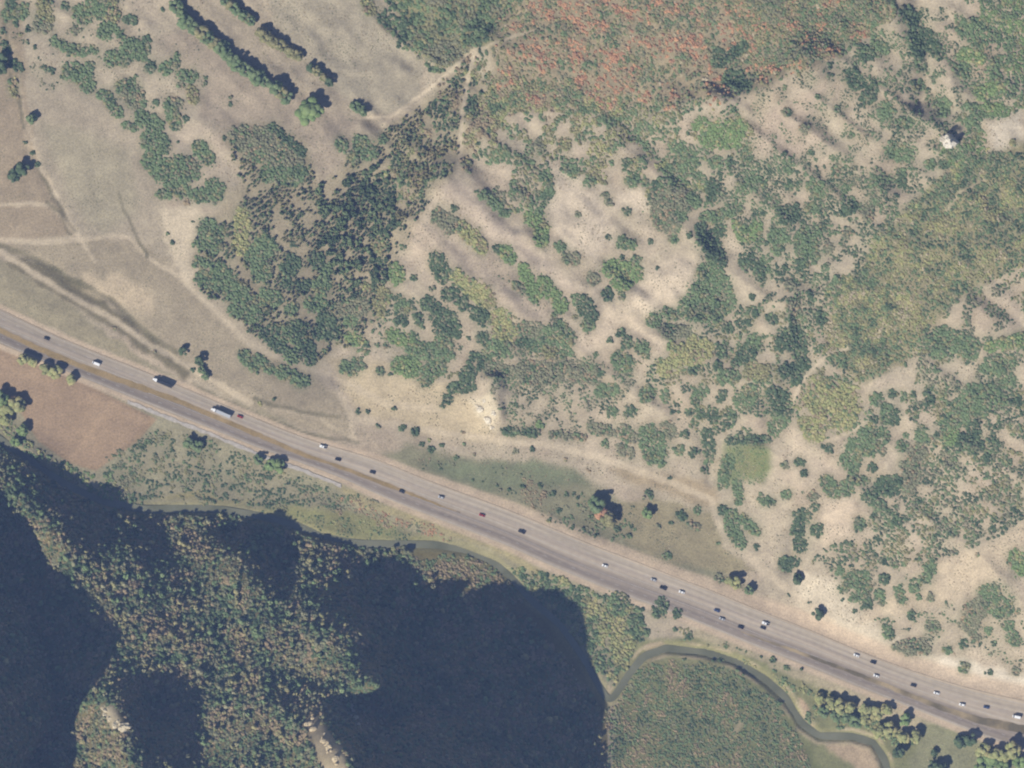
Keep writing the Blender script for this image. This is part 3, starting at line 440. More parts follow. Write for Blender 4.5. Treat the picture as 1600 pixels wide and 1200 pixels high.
# ------------------------------------------------------------------ shrubs and thickets traced from the photograph
# one thing per line; capsules x1 y1 x2 y2 r colour (quarter pixels inside the tile), "+" joins; "x y r c" is a round one
BLOBS = {  # the long dark thicket at the black gully stands in for that gully's shade
(0,0): """60 90 140 60 45 g+75 20 35 d|275 30 290 110 45 o+265 150 55 k|405 35 28 d|520 90 65 g+640 60 600 30 60 g+690 40 700 100 50 o+680 160 660 200 55 g+790 120 830 130 30 d+720 190 750 220 30 g|100 150 20 d|172 178 20 d|470 190 28 k|172 265 15 d|125 215 14 o|220 297 10 d|525 228 10 d
345 255 395 290 30 g+440 310 500 320 35 g+570 312 590 312 25 g|700 360 780 370 45 g+830 300 880 320 60 g+920 250 28 d|440 440 520 470 60 g+560 410 570 410 25 g+550 540 45 g|270 420 330 445 18 d|380 487 12 d|940 415 38 d|1040 430 1090 400 40 g+1105 350 25 g
810 560 850 620 65 k+750 550 35 g+830 500 30 g+890 640 30 g|640 595 680 600 30 g+690 640 740 710 32 g|975 640 24 d|1150 470 1200 480 45 g+1200 560 1215 620 35 o+1130 520 30 k|1060 650 1095 770 40 g+1090 640 1110 640 30 k|1160 745 22 d|1285 485 15 d|1285 525 15 d|1440 605 13 d|1440 650 18 d
890 740 960 780 55 g+790 780 840 800 25 g+960 850 980 920 75 g+960 1000 1000 1050 65 g+1080 1080 1150 1070 90 g+1100 1140 1130 1170 70 g+1190 1030 1200 1040 40 k|1240 920 1290 990 48 g|1330 1150 1370 1180 40 g|95 400 120 420 30 d|20 190 22 d|30 280 40 310 25 d|80 510 90 590 25 o|160 890 16 d|205 960 20 d|235 1025 22 d|1400 860 18 d|1120 885 10 d|1018 60 12 d|1500 850 1600 950 70 k""",
(400,0): """110 800 150 830 28 d+190 870 290 950 28 d|30 860 100 950 70 k+150 960 230 1010 60 k+100 1080 250 1100 60 g|545 900 42 g|650 890 700 950 55 g+600 980 620 1000 30 g|280 1050 310 1080 28 d|700 20 720 60 45 o|780 110 820 150 30 d|800 870 30 g""",
(800,0): """715 1015 32 d|505 990 22 g|490 1130 40 g|160 920 45 k|215 1025 18 d|120 1010 25 g|210 1090 230 1200 40 g|350 1040 380 1070 40 g|820 790 840 800 45 g|1250 850 1380 830 90 b+1180 780 50 b|1060 1030 1100 1010 70 g|980 1070 40 g|740 1130 760 1130 35 g|830 1140 25 g|900 1160 28 d|1280 1010 45 g|1360 1000 1370 1040 25 d|1260 1170 45 d|1450 1170 1550 1140 50 g|1030 920 1050 930 50 g|620 930 25 g|620 1020 20 g|330 900 45 o|1300 400 1450 280 35 d+1380 480 1440 540 60 d+1280 340 40 d""",
(1200,0): """590 320 620 330 50 d|690 250 700 300 55 g|390 410 22 d|390 470 22 d|520 470 560 520 50 d|620 600 640 560 50 d|740 690 55 g|850 765 45 g|790 940 850 960 55 g|940 530 40 g|1000 570 20 d|1090 650 1090 680 50 g|1230 180 1310 170 55 g+1290 260 1320 230 40 g|1230 340 1310 360 45 b+1200 430 1230 450 45 g|1410 390 1420 480 30 g+1330 580 1420 560 50 b+1380 670 1440 680 40 b|1250 680 1290 690 40 g
1260 765 35 g|870 80 910 130 45 d+920 200 930 330 45 d+1000 220 1050 320 50 d+940 400 960 420 30 d|1130 320 18 d|1030 490 20 d|840 1080 840 1150 30 d|1100 1030 30 d|1010 1030 35 g|1550 695 15 d|1530 890 22 o|430 680 24 g|310 600 18 g|105 545 20 g|120 700 28 k|230 800 30 k|520 850 25 g|100 970 20 d|270 950 22 d|440 1070 40 k|660 1150 28 g|300 1170 55 g|130 1040 40 g|130 1150 35 d""",
(0,300): """1010 10 1060 10 30 g+1230 20 1350 15 50 g|1170 60 22 e|1050 262 15 d|1075 312 15 d|1207 185 10 d|1300 230 1340 280 60 g+1380 240 30 g+1250 330 42 g+1330 350 50 g|1235 440 1300 440 35 g+1260 530 1330 580 45 g+1380 520 1420 560 70 g+1450 620 1500 640 60 g+1470 740 1490 750 40 g+1560 700 1580 760 60 g|1510 150 1510 340 50 y+1580 400 60 g|1205 1110 14 d|970 995 11 e|715 850 12 e|1530 1020 1590 1100 35 g""",
(400,300): """40 330 60 360 70 g+30 480 40 520 60 g|210 470 230 440 55 d+190 570 40 d|235 325 22 d|385 430 60 d+440 490 40 g|290 590 320 580 40 d+400 590 420 570 55 g|60 660 100 660 60 g+160 680 20 d|210 730 230 730 40 g|350 700 400 690 50 g|480 720 18 d|540 645 14 d|430 800 470 860 60 d+400 880 45 d|250 840 280 860 50 d+200 900 240 1000 70 g+100 900 150 950 60 d+320 960 340 1040 40 d|560 730 650 720 60 k+590 800 50 g|780 690 800 640 50 o+780 750 35 o|870 490 880 530 50 b
750 360 770 330 40 o+765 430 30 d|735 560 735 590 20 d|690 590 30 o|920 340 20 d|985 535 24 d|910 700 930 720 45 g+970 680 22 d|1020 790 32 d|900 810 920 810 30 d|725 808 15 d|600 910 640 930 45 b+690 955 15 d|755 955 15 d|820 960 22 k|860 900 960 930 45 b+1000 980 1150 1010 60 g|425 995 20 g|560 1090 650 1075 40 g+600 1110 35 g|780 1120 25 d|840 1135 15 d|900 1080 980 1100 55 b+960 1060 40 b|1070 1130 1140 1100 50 g+1060 1180 40 g
1140 150 1230 210 50 k+1240 100 25 d+1200 250 25 k|1300 230 1350 280 50 y+1380 310 1410 350 40 y|1500 350 25 d|1560 370 1590 410 40 b|1130 430 1180 520 50 d+1150 410 30 d|1260 520 1330 580 45 y+1350 600 1430 650 60 y+1450 680 50 o|1200 640 1240 620 50 d+1100 600 22 d+1070 690 1120 720 45 d+1170 800 1200 850 80 d+1170 920 1170 1000 60 g+1390 760 1420 790 50 d+1290 680 50 d|1530 800 1560 880 70 y+1480 980 1560 970 60 g+1410 905 35 d|1380 1050 1400 1070 50 d+1310 1150 1340 1130 40 d|1280 975 16 d|1330 910 14 d|1470 1100 1550 1130 60 k
20 1050 90 1110 35 g+150 1120 290 1180 40 g+300 1190 25 d|1420 20 1560 120 32 g""",
(800,300): """110 160 160 190 45 b+190 230 190 290 45 b|220 20 40 d|70 20 40 k|580 20 610 60 25 k|410 140 22 k|310 345 38 g+350 410 390 410 40 k|605 280 22 d|690 300 25 d+670 330 750 330 28 g|865 312 22 d|720 120 25 d|930 60 1060 60 80 k+940 170 1000 190 70 k+1050 140 50 g+1110 40 1150 60 40 g|1010 290 30 g|1110 265 22 d|690 410 22 d|630 480 760 490 60 b+690 560 60 b+780 420 35 g+510 540 40 k+690 640 25 g|600 640 42 d|910 475 12 d
1180 230 40 d+1300 240 42 d+1230 300 1250 340 75 d+1300 400 1310 440 40 d+1250 500 1290 600 80 g+1200 640 1300 680 85 g+1100 730 1250 750 70 g+960 750 1000 770 40 g+890 800 45 g|1480 440 58 d+1550 470 1560 530 40 d|1500 655 22 d|1500 750 1520 760 25 d|1450 260 1500 260 48 b+1530 220 40 b+1400 200 30 b|1220 160 1300 150 40 g|1360 130 1420 110 30 g|1240 20 1290 20 35 d|1520 130 20 d|1570 130 20 d|1590 320 20 d|1350 850 35 d+1430 820 1470 820 30 d|960 870 1080 870 45 k|680 880 28 d+720 940 40 d+810 970 45 g|610 925 22 d|680 1040 700 1070 58 g
60 870 140 870 60 k+80 930 60 d|230 900 330 920 60 g+300 850 50 g+340 1000 45 g+240 1000 50 o|70 480 130 600 38 b+150 650 35 b|200 560 280 660 40 b+310 710 45 b|440 700 490 760 50 d+480 830 40 g+400 660 30 g|40 600 25 k|1050 1030 1200 980 75 y+1130 930 40 y+950 1100 1010 1080 55 y|1000 960 35 b|1140 1110 35 d|1290 1090 32 d|1300 990 45 d|1440 1030 1480 1000 50 d+1400 1070 30 d|1520 940 50 g|1330 1160 1380 1150 50 g|1500 1120 1560 1120 60 o|100 1130 250 1120 80 k|400 1130 500 1150 60 k+550 1130 25 d""",
(1200,300): """120 140 140 130 60 d|280 110 40 g|480 110 520 100 35 d+630 130 50 k|30 270 90 270 40 g|240 280 260 400 60 g+330 240 35 g|200 440 210 520 28 d|110 460 110 490 22 d|260 640 270 680 28 d+310 760 330 800 35 d|370 535 22 d|440 560 35 g|150 580 45 k|160 720 45 k|30 790 35 d|170 850 45 d+100 940 200 920 60 d+200 1000 220 1070 50 d+120 1120 160 1140 60 d|1030 960 1060 980 60 g+1100 900 1250 980 70 g|1400 960 1600 920 40 b|1390 1100 1450 1080 60 g|1530 1080 30 g|1520 1170 40 g|700 50 25 k|60 350 40 g|380 350 35 k|500 260 40 k""",
(800,600): """560 40 640 30 40 g|840 50 860 50 45 g+830 90 25 g|960 65 32 g|630 170 35 g|740 170 38 d|510 275 600 280 35 k+630 300 25 k|700 290 740 330 45 k+690 410 730 430 38 k|580 370 25 g|870 320 890 420 75 g+930 490 30 g+820 380 35 g|970 260 1000 300 40 k+1080 315 30 d+1040 410 35 g|1140 430 32 d|1225 310 1230 480 34 d+1210 540 25 d|1170 70 1200 30 35 g+1140 100 25 g|1300 90 1320 60 28 d|1250 200 40 d|1110 170 30 d+1180 180 30 d|1040 220 12 d|990 587 15 d|20 300 150 305 25 d|250 310 300 310 25 k+340 325 440 325 25 k|180 250 25 b|20 420 20 k|130 405 18 d|330 470 14 e|480 535 15 e
855 670 870 700 22 d|825 705 12 d|1050 810 1070 830 25 d|1160 790 25 g|920 885 15 k|995 870 18 d|1120 880 1160 890 25 k|1320 785 28 d|1380 820 1380 850 45 g+1370 900 1400 950 45 g+1430 990 40 g+1440 840 1530 920 30 g|1290 995 14 d|1530 1015 20 d|1320 620 35 g|970 1068 28 g|65 640 16 d|180 630 20 d|250 680 24 d|340 690 16 d|385 685 14 d|415 705 16 d|295 790 20 d|495 830 16 d|530 860 18 d|380 895 16 d|445 910 16 d|660 905 20 d|745 890 14 d|735 945 20 d|415 750 12 d|530 940 14 d|200 690 24 e|230 850 16 g
1360 350 1600 345 26 d|1350 480 1330 560 40 g|1410 620 1420 730 28 g|1570 720 35 g|1440 100 1490 60 60 g+1370 200 40 d+1340 250 40 d""",
(400,600): """640 175 20 d|700 172 16 d|765 262 16 d|865 152 14 d|915 270 24 d|1000 298 26 d|1040 375 20 d|1095 410 24 d|1160 385 16 d|1080 350 12 y|1300 375 14 k|1365 438 16 k|1250 462 16 d|1295 300 12 e|1240 20 1340 10 35 d+1200 90 30 d+1165 140 18 d|1400 160 14 k|1560 290 1600 300 28 d|1140 500 18 k|1240 500 14 k|1360 595 10 d|1505 630 12 d|1525 665 16 k|1580 655 12 d|120 95 12 d|25 120 14 y|830 825 12 e|520 800 16 e""",
(1200,600): """50 60 100 150 60 d|40 280 100 200 50 g|330 100 450 180 110 y+250 250 300 300 60 y+480 60 70 y|680 90 40 g|660 220 25 d|730 220 740 150 32 g+790 180 790 220 38 d+780 60 30 d|620 320 700 330 60 g+560 400 620 380 75 g+500 480 540 480 50 g+530 540 30 g|710 415 30 k|650 520 30 d|370 610 40 g+400 660 500 650 45 g+520 600 600 600 30 g|200 490 28 d+230 560 22 d|105 505 30 k|385 400 25 d|345 390 18 d|120 690 30 g|210 675 12 d|15 740 25 d|290 690 40 k+290 760 28 d|220 830 55 d+190 910 50 d+200 1000 50 d+120 1120 50 d+170 1110 30 d|305 910 38 d
860 320 22 g|960 335 45 g+1030 340 22 k|840 390 38 g+900 440 950 420 45 k|1000 60 1010 110 30 d|920 150 20 d|1130 125 1165 125 18 d|1095 205 22 g|1270 60 1380 60 60 g+1220 130 1340 140 60 g+1450 100 50 g+1550 110 50 d+1150 220 1220 220 45 g|1280 260 1290 300 40 d+1150 330 55 b+1210 360 1290 390 55 d+1120 470 55 k|1410 360 38 d|1370 470 38 d|1325 525 22 o|880 520 900 570 60 k+740 640 790 630 65 d+640 700 50 d+700 770 50 d+870 650 50 k|570 870 45 d|800 850 30 d|1560 1080 1590 1150 50 b|1510 1110 22 k|1310 1070 15 k|1010 1150 45 g|440 1165 32 g""",
(1200,900): """520 30 600 20 50 g+600 80 50 g+620 170 38 d+540 130 30 g|470 75 32 g|720 20 35 d|700 100 710 150 28 g|820 80 840 150 30 g|920 60 42 g+940 130 18 g|900 240 28 d|1020 130 25 k|1030 310 42 k|760 340 760 370 32 g+735 310 18 g|860 440 970 440 50 k+800 440 25 k|1120 465 30 g|1220 420 28 d|1230 570 32 g|1300 220 1350 180 70 k+1400 130 1450 200 80 g+1260 300 60 k+1290 380 40 k+1380 340 25 g|1480 310 1510 310 30 g+1540 390 1550 400 45 g|1415 420 20 d|1560 220 20 k|1390 600 20 d|1355 600 12 d|1550 590 25 k|545 215 15 d|465 150 10 d|1115 170 14 d|980 10 40 g|30 525 20 d|120 575 22 g|100 640 18 g|210 580 10 d|160 690 16 g|130 120 12 d|265 165 12 d""",
(800,900): """920 220 930 180 45 d+1030 230 30 d|1110 365 26 d|1020 335 14 d|1260 530 16 d|1305 525 18 d|1075 520 14 d|630 140 700 150 40 g|1340 440 12 g|1480 735 20 d|1410 770 10 d|1560 500 12 d|1300 15 35 k"""}
PLX, PLY, PLW = [], [], []
BLOBMASK = []        # capsules in photo pixels, so that the loose scrub keeps clear of the traced ones
nsh = 0
for (ox, oy), txt in BLOBS.items():
    for item in txt.replace('\n', '|').split('|'):
        caps = []
        for c in item.strip().split('+'):
            p = c.split(); q = [float(v) / 4 for v in p[:-1]]
            if len(q) == 3: q = [q[0], q[1], q[0], q[1], q[2]]
            caps.append((q[0] + ox, q[1] + oy, q[2] + ox, q[3] + oy, q[4], p[-1]))
        BLOBMASK += caps; big = len(caps) > 1
        xs = [c[0] for c in caps] + [c[2] for c in caps]; ys = [c[1] for c in caps] + [c[3] for c in caps]; rm = max(c[4] for c in caps)
        st = 3.35 if rm > 6 else 2.6
        gx, gy = np.meshgrid(np.arange(min(xs) - rm, max(xs) + rm + st, st), np.arange(min(ys) - rm, max(ys) + rm + st, st)); gx = gx.ravel() + rng.uniform(-st * .45, st * .45, gx.size); gy = gy.ravel() + rng.uniform(-st * .45, st * .45, gy.size)
        best = np.full(gx.size, 9.); ty = np.zeros(gx.size, int)
        nz = (fbm(gx, gy, 16, 90, 2) - .5) * .5
        for k, c in enumerate(caps):
            d = segdist(gx, gy, *c[:4]) / c[4] + nz * (1 if rm > 6 else .3); up = d < best; best[up] = d[up]; ty[up] = k
        ok = best + rng.normal(0, .07, len(best)) < (1.03 if rm > 6 else .9); ok &= (vn(gx, gy, 9, 95) > .07) | (rm < 8)
        if not ok.any(): ok[np.argmin(best)] = True
        fringe = ~ok & (best < 1.34) & (rng.random(len(best)) < .2) & (rm > 6); ok |= fringe
        gx, gy, ty, best = gx[ok], gy[ok], ty[ok], best[ok]; n = len(gx)
        PLX.append(gx); PLY.append(gy); PLW.append(np.full(n, 1.3 if rm > 6 else .5))
        cx, cy = float(np.mean(gx)), float(np.mean(gy)); cz = float(hgt(cx, cy)); org = world(cx, cy, cz)
        C = ground(gx, gy, -.15) - org; R = rng.uniform(.85, 1.75, n) * (1 if rm > 6 else .8) * np.where(fringe[ok], .5, 1); tall = {'d': 1.15}.get(caps[0][5], 1.0)
        HT = R * rng.uniform(.55, 1.1, n) * tall * (1.15 - .3 * np.clip(best, 0, 1))
        cols = np.zeros((n, 3))
        mixn = fbm(gx, gy, 11, 97, 2) + rng.normal(0, .12, n)
        for k in range(n): cols[k] = leafcol(caps[ty[k]][5] if mixn[k] < .62 else {'d': 'gdk', 'g': 'okd', 'b': 'goy', 'k': 'gde', 'o': 'gye', 'y': 'oge'}.get(caps[ty[k]][5], 'oek')[rng.integers(3)], 1)[0]
        V, F, cc, vv = merge_clumps(C, R, HT, cols, TPL if n < 60 else TPL)
        area = n * (st * M) ** 2; nm = 'shrub_thicket' if big else ('low_bush' if rm < 5.5 else 'scrub_oak')
        o = link(nm, npmesh(nm, V, F, M_LEAF, cc, vv, True)); o.location = org
        size = 'tiny' if area < 14 else 'small' if area < 40 else 'middling' if area < 110 else 'large' if area < 300 else 'sprawling'
        el = max(xs) - min(xs) + max(ys) - min(ys); shape = ('patchy' if len(caps) < 4 else 'many-lobed') if big else ('round' if el < rm * .6 else 'oblong')
        lab = f"{size} {shape} {COLNAME[caps[0][5]]} {'thicket' if big else 'bush' if nm == 'low_bush' else 'shrub'} by {near(cx, cy)}"
        tag(o, lab, {'shrub_thicket': 'thicket', 'low_bush': 'bush', 'scrub_oak': 'shrub'}[nm], {'shrub_thicket': 'thickets on the hillside', 'low_bush': 'scattered low bushes', 'scrub_oak': 'shrubs on the dry slopes'}[nm]); nsh += 1
by = {}
for o in COL.objects:
    if o.get('category') in ('thicket', 'bush', 'shrub'): by.setdefault(o['label'], []).append(o)
for lb, os_ in by.items():
    os_.sort(key=lambda o: -len(o.data.vertices))
    if len(os_) == 2: names = ['the bigger of two', 'the lesser of two']
    elif len(os_) == 3: names = ['the biggest of three', 'the second of three in size', 'the least of three']
    else: continue
    if all(len(a.data.vertices) > 1.1 * len(b.data.vertices) for a, b in zip(os_, os_[1:])):
        for o, nm in zip(os_, names):
            if len((lb + ' ' + nm).split()) <= 16: o['label'] = lb + ', ' + nm
            elif len(lb.split()) <= 15: o['label'] = nm.split()[1] + ' ' + lb
print('traced shrubs', nsh)

# ------------------------------------------------------------------ trees that stand apart and cast their own shadow
def tube(P, R, seg=6):
    P = np.asarray(P, float); V = []; F = []
    for p, r in zip(P, R):
        for k in range(seg): a = 6.28318 * k / seg; V.append((p[0] + r * math.cos(a), p[1] + r * math.sin(a), p[2]))
    for i in range(len(P) - 1):
        for k in range(seg): F.append((i * seg + k, i * seg + (k + 1) % seg, (i + 1) * seg + (k + 1) % seg, (i + 1) * seg + k))
    return np.array(V), np.array(F)
def tree_data(seed, t, h=9., r=3.6, nc=26, conifer=False):
    """crown of leaf clumps through the volume + trunk with limbs, unit metres, foot at the origin"""
    g = np.random.default_rng(seed); C, R = [], []
    for k in range(nc):
        if conifer: z = g.uniform(.12, 1) ** .8; q = (1 - z) * r * g.uniform(.3, 1); a = g.uniform(0, 6.28); C.append((q * math.cos(a), q * math.sin(a), z * h)); R.append(.45 + (1 - z) * .8)
        else:
            v = g.normal(size=3); v /= np.linalg.norm(v); v *= g.uniform(.35, 1) ** .5; C.append((v[0] * r * .8 * (1.15 if k % 2 else .85), v[1] * r * .8, h * .62 + v[2] * h * .32)); R.append(g.uniform(.26, .42) * r)
    C = np.array(C); R = np.array(R); cols = leafcol(t, nc) * (1.1 if t in 'yb' else 1.05); V, F, cc, vv = merge_clumps(C, R, R * .85, cols, TPLF if nc < 30 else TPLF)
    tv, tf = tube([(0, 0, -.6), (0.05, 0, h * .2), (.12, .08, h * .5), (.1, .1, h * .78)], [r * .10, r * .075, r * .05, r * .02]); Vs, Fs = [tv], [tf]; n = len(tv)
    for k in range(4):
        a = k * 1.6 + g.uniform(0, .8); e = (math.cos(a) * r * .55, math.sin(a) * r * .55, h * .68); bv, bf = tube([(.05, 0, h * .28), (e[0] * .5, e[1] * .5, h * .5), e], [r * .045, r * .03, r * .012], 5); Vs.append(bv); Fs.append(bf + n); n += len(bv)
    return (V, F, cc, vv), (np.concatenate(Vs), np.concatenate(Fs))
TREEMESH = {}
def tree_mesh(t, v):
    if (t, v) not in TREEMESH:
        c, tr = tree_data(300 + v * 13 + ord(t[0]), t, 9 + v * .7, 3.5 + .35 * v, 24)
        TREEMESH[(t, v)] = (npmesh('crown', c[0], c[1], M_LEAF, c[2], c[3], True), npmesh('trunk', tr[0], tr[1], M_BARK))
    return TREEMESH[(t, v)]
TREES = []
def T(s, r, t, row):
    for a in s.split():
        x, y = a.split(','); TREES.append((float(x), float(y), r, t, row))
T('275,10 290,32 306,46 325,60 347,77 362,93 385,110 402,123 430,137 447,152', 9.5, 'g', 'in the long terrace row')
T('478,180 487,172', 13, 'b', 'at the end of the long tree row, rounded and broad')
T('353,3 366,14 379,24 392,33', 7.5, 'g', 'in the upper terrace hedgerow')
T('408,52 422,62 437,71 452,80 466,88', 7.5, 'o', 'in the middle terrace hedgerow')
T('487,106 500,114 515,128', 6, 'd', 'in the short terrace hedgerow')
T('556,167 566,173', 7, 'g', 'alone by the bend of the farm track')
T('50,187', 7, 'g', 'alone in the tan pasture'); T('24,274 36,263', 10, 'd', 'on the fence line beside the tan pasture')
T('2,105 4,92', 8, 'd', 'at the top of the fence line')
T('287,549 312,563', 6, 'd', 'beside the pale track above the highway'); T('315,578 321,588', 5, 'g', 'where the pale track nears the highway')
T('38,562 52,566', 6.5, 'y', 'on the highway edge of the ploughed field'); T('71,577 86,581 112,594', 7.5, 'y', 'on the highway edge of the ploughed field')
T('12,640 28,634 6,655', 9, 'y', 'between the ploughed field and the river'); T('2,622', 9, 'b', 'between the ploughed field and the river'); T('36,672 24,690', 6.5, 'b', 'on the river bank below the ploughed field')
T('296,692 310,696', 8, 'g', 'squat and dense beside the gravel path'); T('424,726 436,728', 8.5, 'b', 'beside the gravel path, bright and bushy'); T('405,718', 6, 'g', 'beside the gravel path')
T('940,803', 11, 'r', 'with orange leaves in the roadside meadow'); T('951,811', 9, 'o', 'behind the orange-leaved tree in the roadside meadow'); T('934,788', 10, 'g', 'beside the orange-leaved tree in the roadside meadow')
T('1011,802', 7.5, 'b', 'alone in the dry meadow'); T('1141,908 1150,910', 6.5, 'y', 'on the highway verge'); T('1170,922', 7, 'g', 'on the highway verge'); T('1277,960', 7.5, 'd', 'on the sandy bank above the highway'); T('1245,905', 7, 'd', 'at the foot of the sandy slope')
T('1280,1090 1297,1098 1312,1104 1328,1104 1352,1108 1368,1113 1384,1108 1349,1122', 8.5, 'y', 'in the cottonwood grove by the river bend')
T('1288,1112 1305,1118 1322,1120 1335,1128', 7.5, 'g', 'in the cottonwood grove by the river bend')
T('1414,1124', 9, 'b', 'standing between the grove and the highway'); T('1373,1142 1388,1140 1412,1152 1430,1150', 9, 'y', 'at the lower edge of the cottonwood grove'); T('1404,1176', 8, 'd', 'below the cottonwood grove by the sandbar')
T('1500,1158 1515,1154', 9, 'd', 'in the grove beside the highway median'); T('1534,1172 1555,1178 1569,1180 1581,1172', 9, 'y', 'in the grove beside the highway median'); T('1592,1190 1532,1195 1546,1188 1566,1197', 9, 'b', 'in the grove beside the highway median')
T('1456,1196 1468,1200', 8, 'd', 'in the grass below the grove'); T('1460,1176', 5, 'd', 'in the grass below the grove')
def infill(L):
    out = []
    for a, b in zip(L, L[1:] + [None]):
        out.append(a)
        if b and a[4] == b[4] and 'terrace' in a[4] and a[3] == b[3]: out.append(((a[0] + b[0]) / 2 + rng.uniform(-2, 2), (a[1] + b[1]) / 2 + rng.uniform(-2, 2), a[2] * .85, str(rng.choice(['o', a[3]])), a[4]))
    return out
TREES = infill(TREES)
for i, (x, y, r, t, row) in enumerate(TREES):
    cm, tm = tree_mesh(t, i % 3); e = bpy.data.objects.new('tree', None); COL.objects.link(e); e.empty_display_size = 1
    s = r * M / 3.0; e.location = ground(x, y); e.rotation_euler = (0, 0, rng.uniform(0, 6.28)); s *= rng.uniform(.92, 1.12); e.scale = (s, s, s * rng.uniform(.52, .72))
    link('crown', cm, e); link('trunk', tm, e)
    seen = sum(1 for q in TREES[i:] if q[4] == row and q[3] == t)
    if 'terrace' in row: row = row + f', {["", "first", "second", "third", "fourth", "fifth", "sixth", "seventh", "eighth", "ninth", "tenth", "eleventh", "twelfth"][min(seen, 12)]} from the ravine end'
    tag(e, f"{'broad' if r >= 9 else 'small' if r < 6.6 else 'mid-sized'} {dict(COLNAME, r='orange')[t]} leafy tree {row}", 'tree', 'trees standing apart')

# ------------------------------------------------------------------ loose scrub, woodland and forest: masses instanced on points
def proto(name, data):
    V, F, c, v = data; return bpy.data.objects.new(name, npmesh(name, V, F, M_LEAFI, None, v, True))
def shrub_proto(seed, k):
    g = np.random.default_rng(seed); C = np.c_[g.uniform(-.6, .6, (k, 2)), np.zeros(k) - .08]; R = g.uniform(.55, .8, k); return merge_clumps(C, R, R * g.uniform(.6, 1.0, k), np.ones((k, 3)), TPL)
PROT_SHRUB = [proto('shrub_source', shrub_proto(400 + k, 2 + k % 3)) for k in range(6)]
def tree_proto(seed, con=False):
    c, tr = tree_data(seed, 'g', 2.5, 1.0, 16, con); tv, tf = tr; tf = np.concatenate([tf[:, [0, 1, 2]], tf[:, [0, 2, 3]]]); n = len(c[0]); return np.concatenate([c[0], tv]), np.concatenate([c[1], tf + n]), None, np.concatenate([c[3], np.full(len(tv), .6)])
PROT_TREE = [proto('tree_source', tree_proto(500 + k)) for k in range(5)] + [proto('tree_source', tree_proto(520, True))]
def scatter(name, P, scale, cols, protos, label):
    n = len(P); me = bpy.data.meshes.new(name); me.vertices.add(n); me.vertices.foreach_set('co', np.asarray(P, np.float32).ravel())
    for nm, ty, a in (('scl', 'FLOAT', scale), ('rz', 'FLOAT', rng.uniform(0, 6.28, n)), ('pick', 'INT', rng.integers(0, len(protos), n))):
        at = me.attributes.new(nm, ty, 'POINT'); at.data.foreach_set('value', np.asarray(a, np.float32 if ty == 'FLOAT' else np.int32))
    at = me.attributes.new('col', 'FLOAT_COLOR', 'POINT'); at.data.foreach_set('color', np.c_[cols, np.ones(n)].astype(np.float32).ravel())
    o = link(name, me); tag(o, label, kind='stuff'); ng = bpy.data.node_groups.new(name, 'GeometryNodeTree')
    ng.interface.new_socket('Geometry', in_out='INPUT', socket_type='NodeSocketGeometry'); ng.interface.new_socket('Geometry', in_out='OUTPUT', socket_type='NodeSocketGeometry')
    N = ng.nodes; L = ng.links; i = N.new('NodeGroupInput'); out = N.new('NodeGroupOutput'); ip = N.new('GeometryNodeInstanceOnPoints'); gi = N.new('GeometryNodeGeometryToInstance')
    for p in protos:
        oi = N.new('GeometryNodeObjectInfo'); oi.inputs['Object'].default_value = p; L.new(oi.outputs['Geometry'], gi.inputs[0])
    def na(nm, ty): q = N.new('GeometryNodeInputNamedAttribute'); q.data_type = ty; q.inputs['Name'].default_value = nm; return [s for s in q.outputs if s.enabled and s.name == 'Attribute'][0]
    L.new(i.outputs[0], ip.inputs['Points']); L.new(gi.outputs[0], ip.inputs['Instance']); ip.inputs['Pick Instance'].default_value = True; L.new(na('pick', 'INT'), ip.inputs['Instance Index'])
    cx = N.new('ShaderNodeCombineXYZ'); L.new(na('rz', 'FLOAT'), cx.inputs[2]); L.new(cx.outputs[0], ip.inputs['Rotation']); L.new(na('scl', 'FLOAT'), ip.inputs['Scale']); L.new(ip.outputs[0], out.inputs[0])
    md = o.modifiers.new('scatter', 'NODES'); md.node_group = ng; return o
def blobdist(x, y):
    d = np.full(x.shape, 9.)
    for c in BLOBMASK:
        m = (np.abs(x - (c[0] + c[2]) / 2) < abs(c[0] - c[2]) / 2 + c[4] * 1.5 + 4) & (np.abs(y - (c[1] + c[3]) / 2) < abs(c[1] - c[3]) / 2 + c[4] * 1.5 + 4)
        if m.any(): d[m] = np.minimum(d[m], segdist(x[m], y[m], *c[:4]) / c[4])
    return d
def pick(pal, n, x=None, y=None, jit=.22):
    ks = list(pal); w = np.array([pal[k] for k in ks], float); w /= w.sum(); ch = rng.choice(len(ks), n, p=w)
    if x is not None:      # neighbours tend to share a colour
        q = np.clip((fbm(x, y, 21, 120, 3) - .5) * 2.6 + .5 + rng.normal(0, jit, n), 0, .999); cw = np.cumsum(w); ch = np.minimum(np.searchsorted(cw, q), len(ks) - 1)
    out = np.zeros((n, 3))
    for i, k in enumerate(ks): m = ch == i; out[m] = leafcol(k, int(m.sum()))
    return out
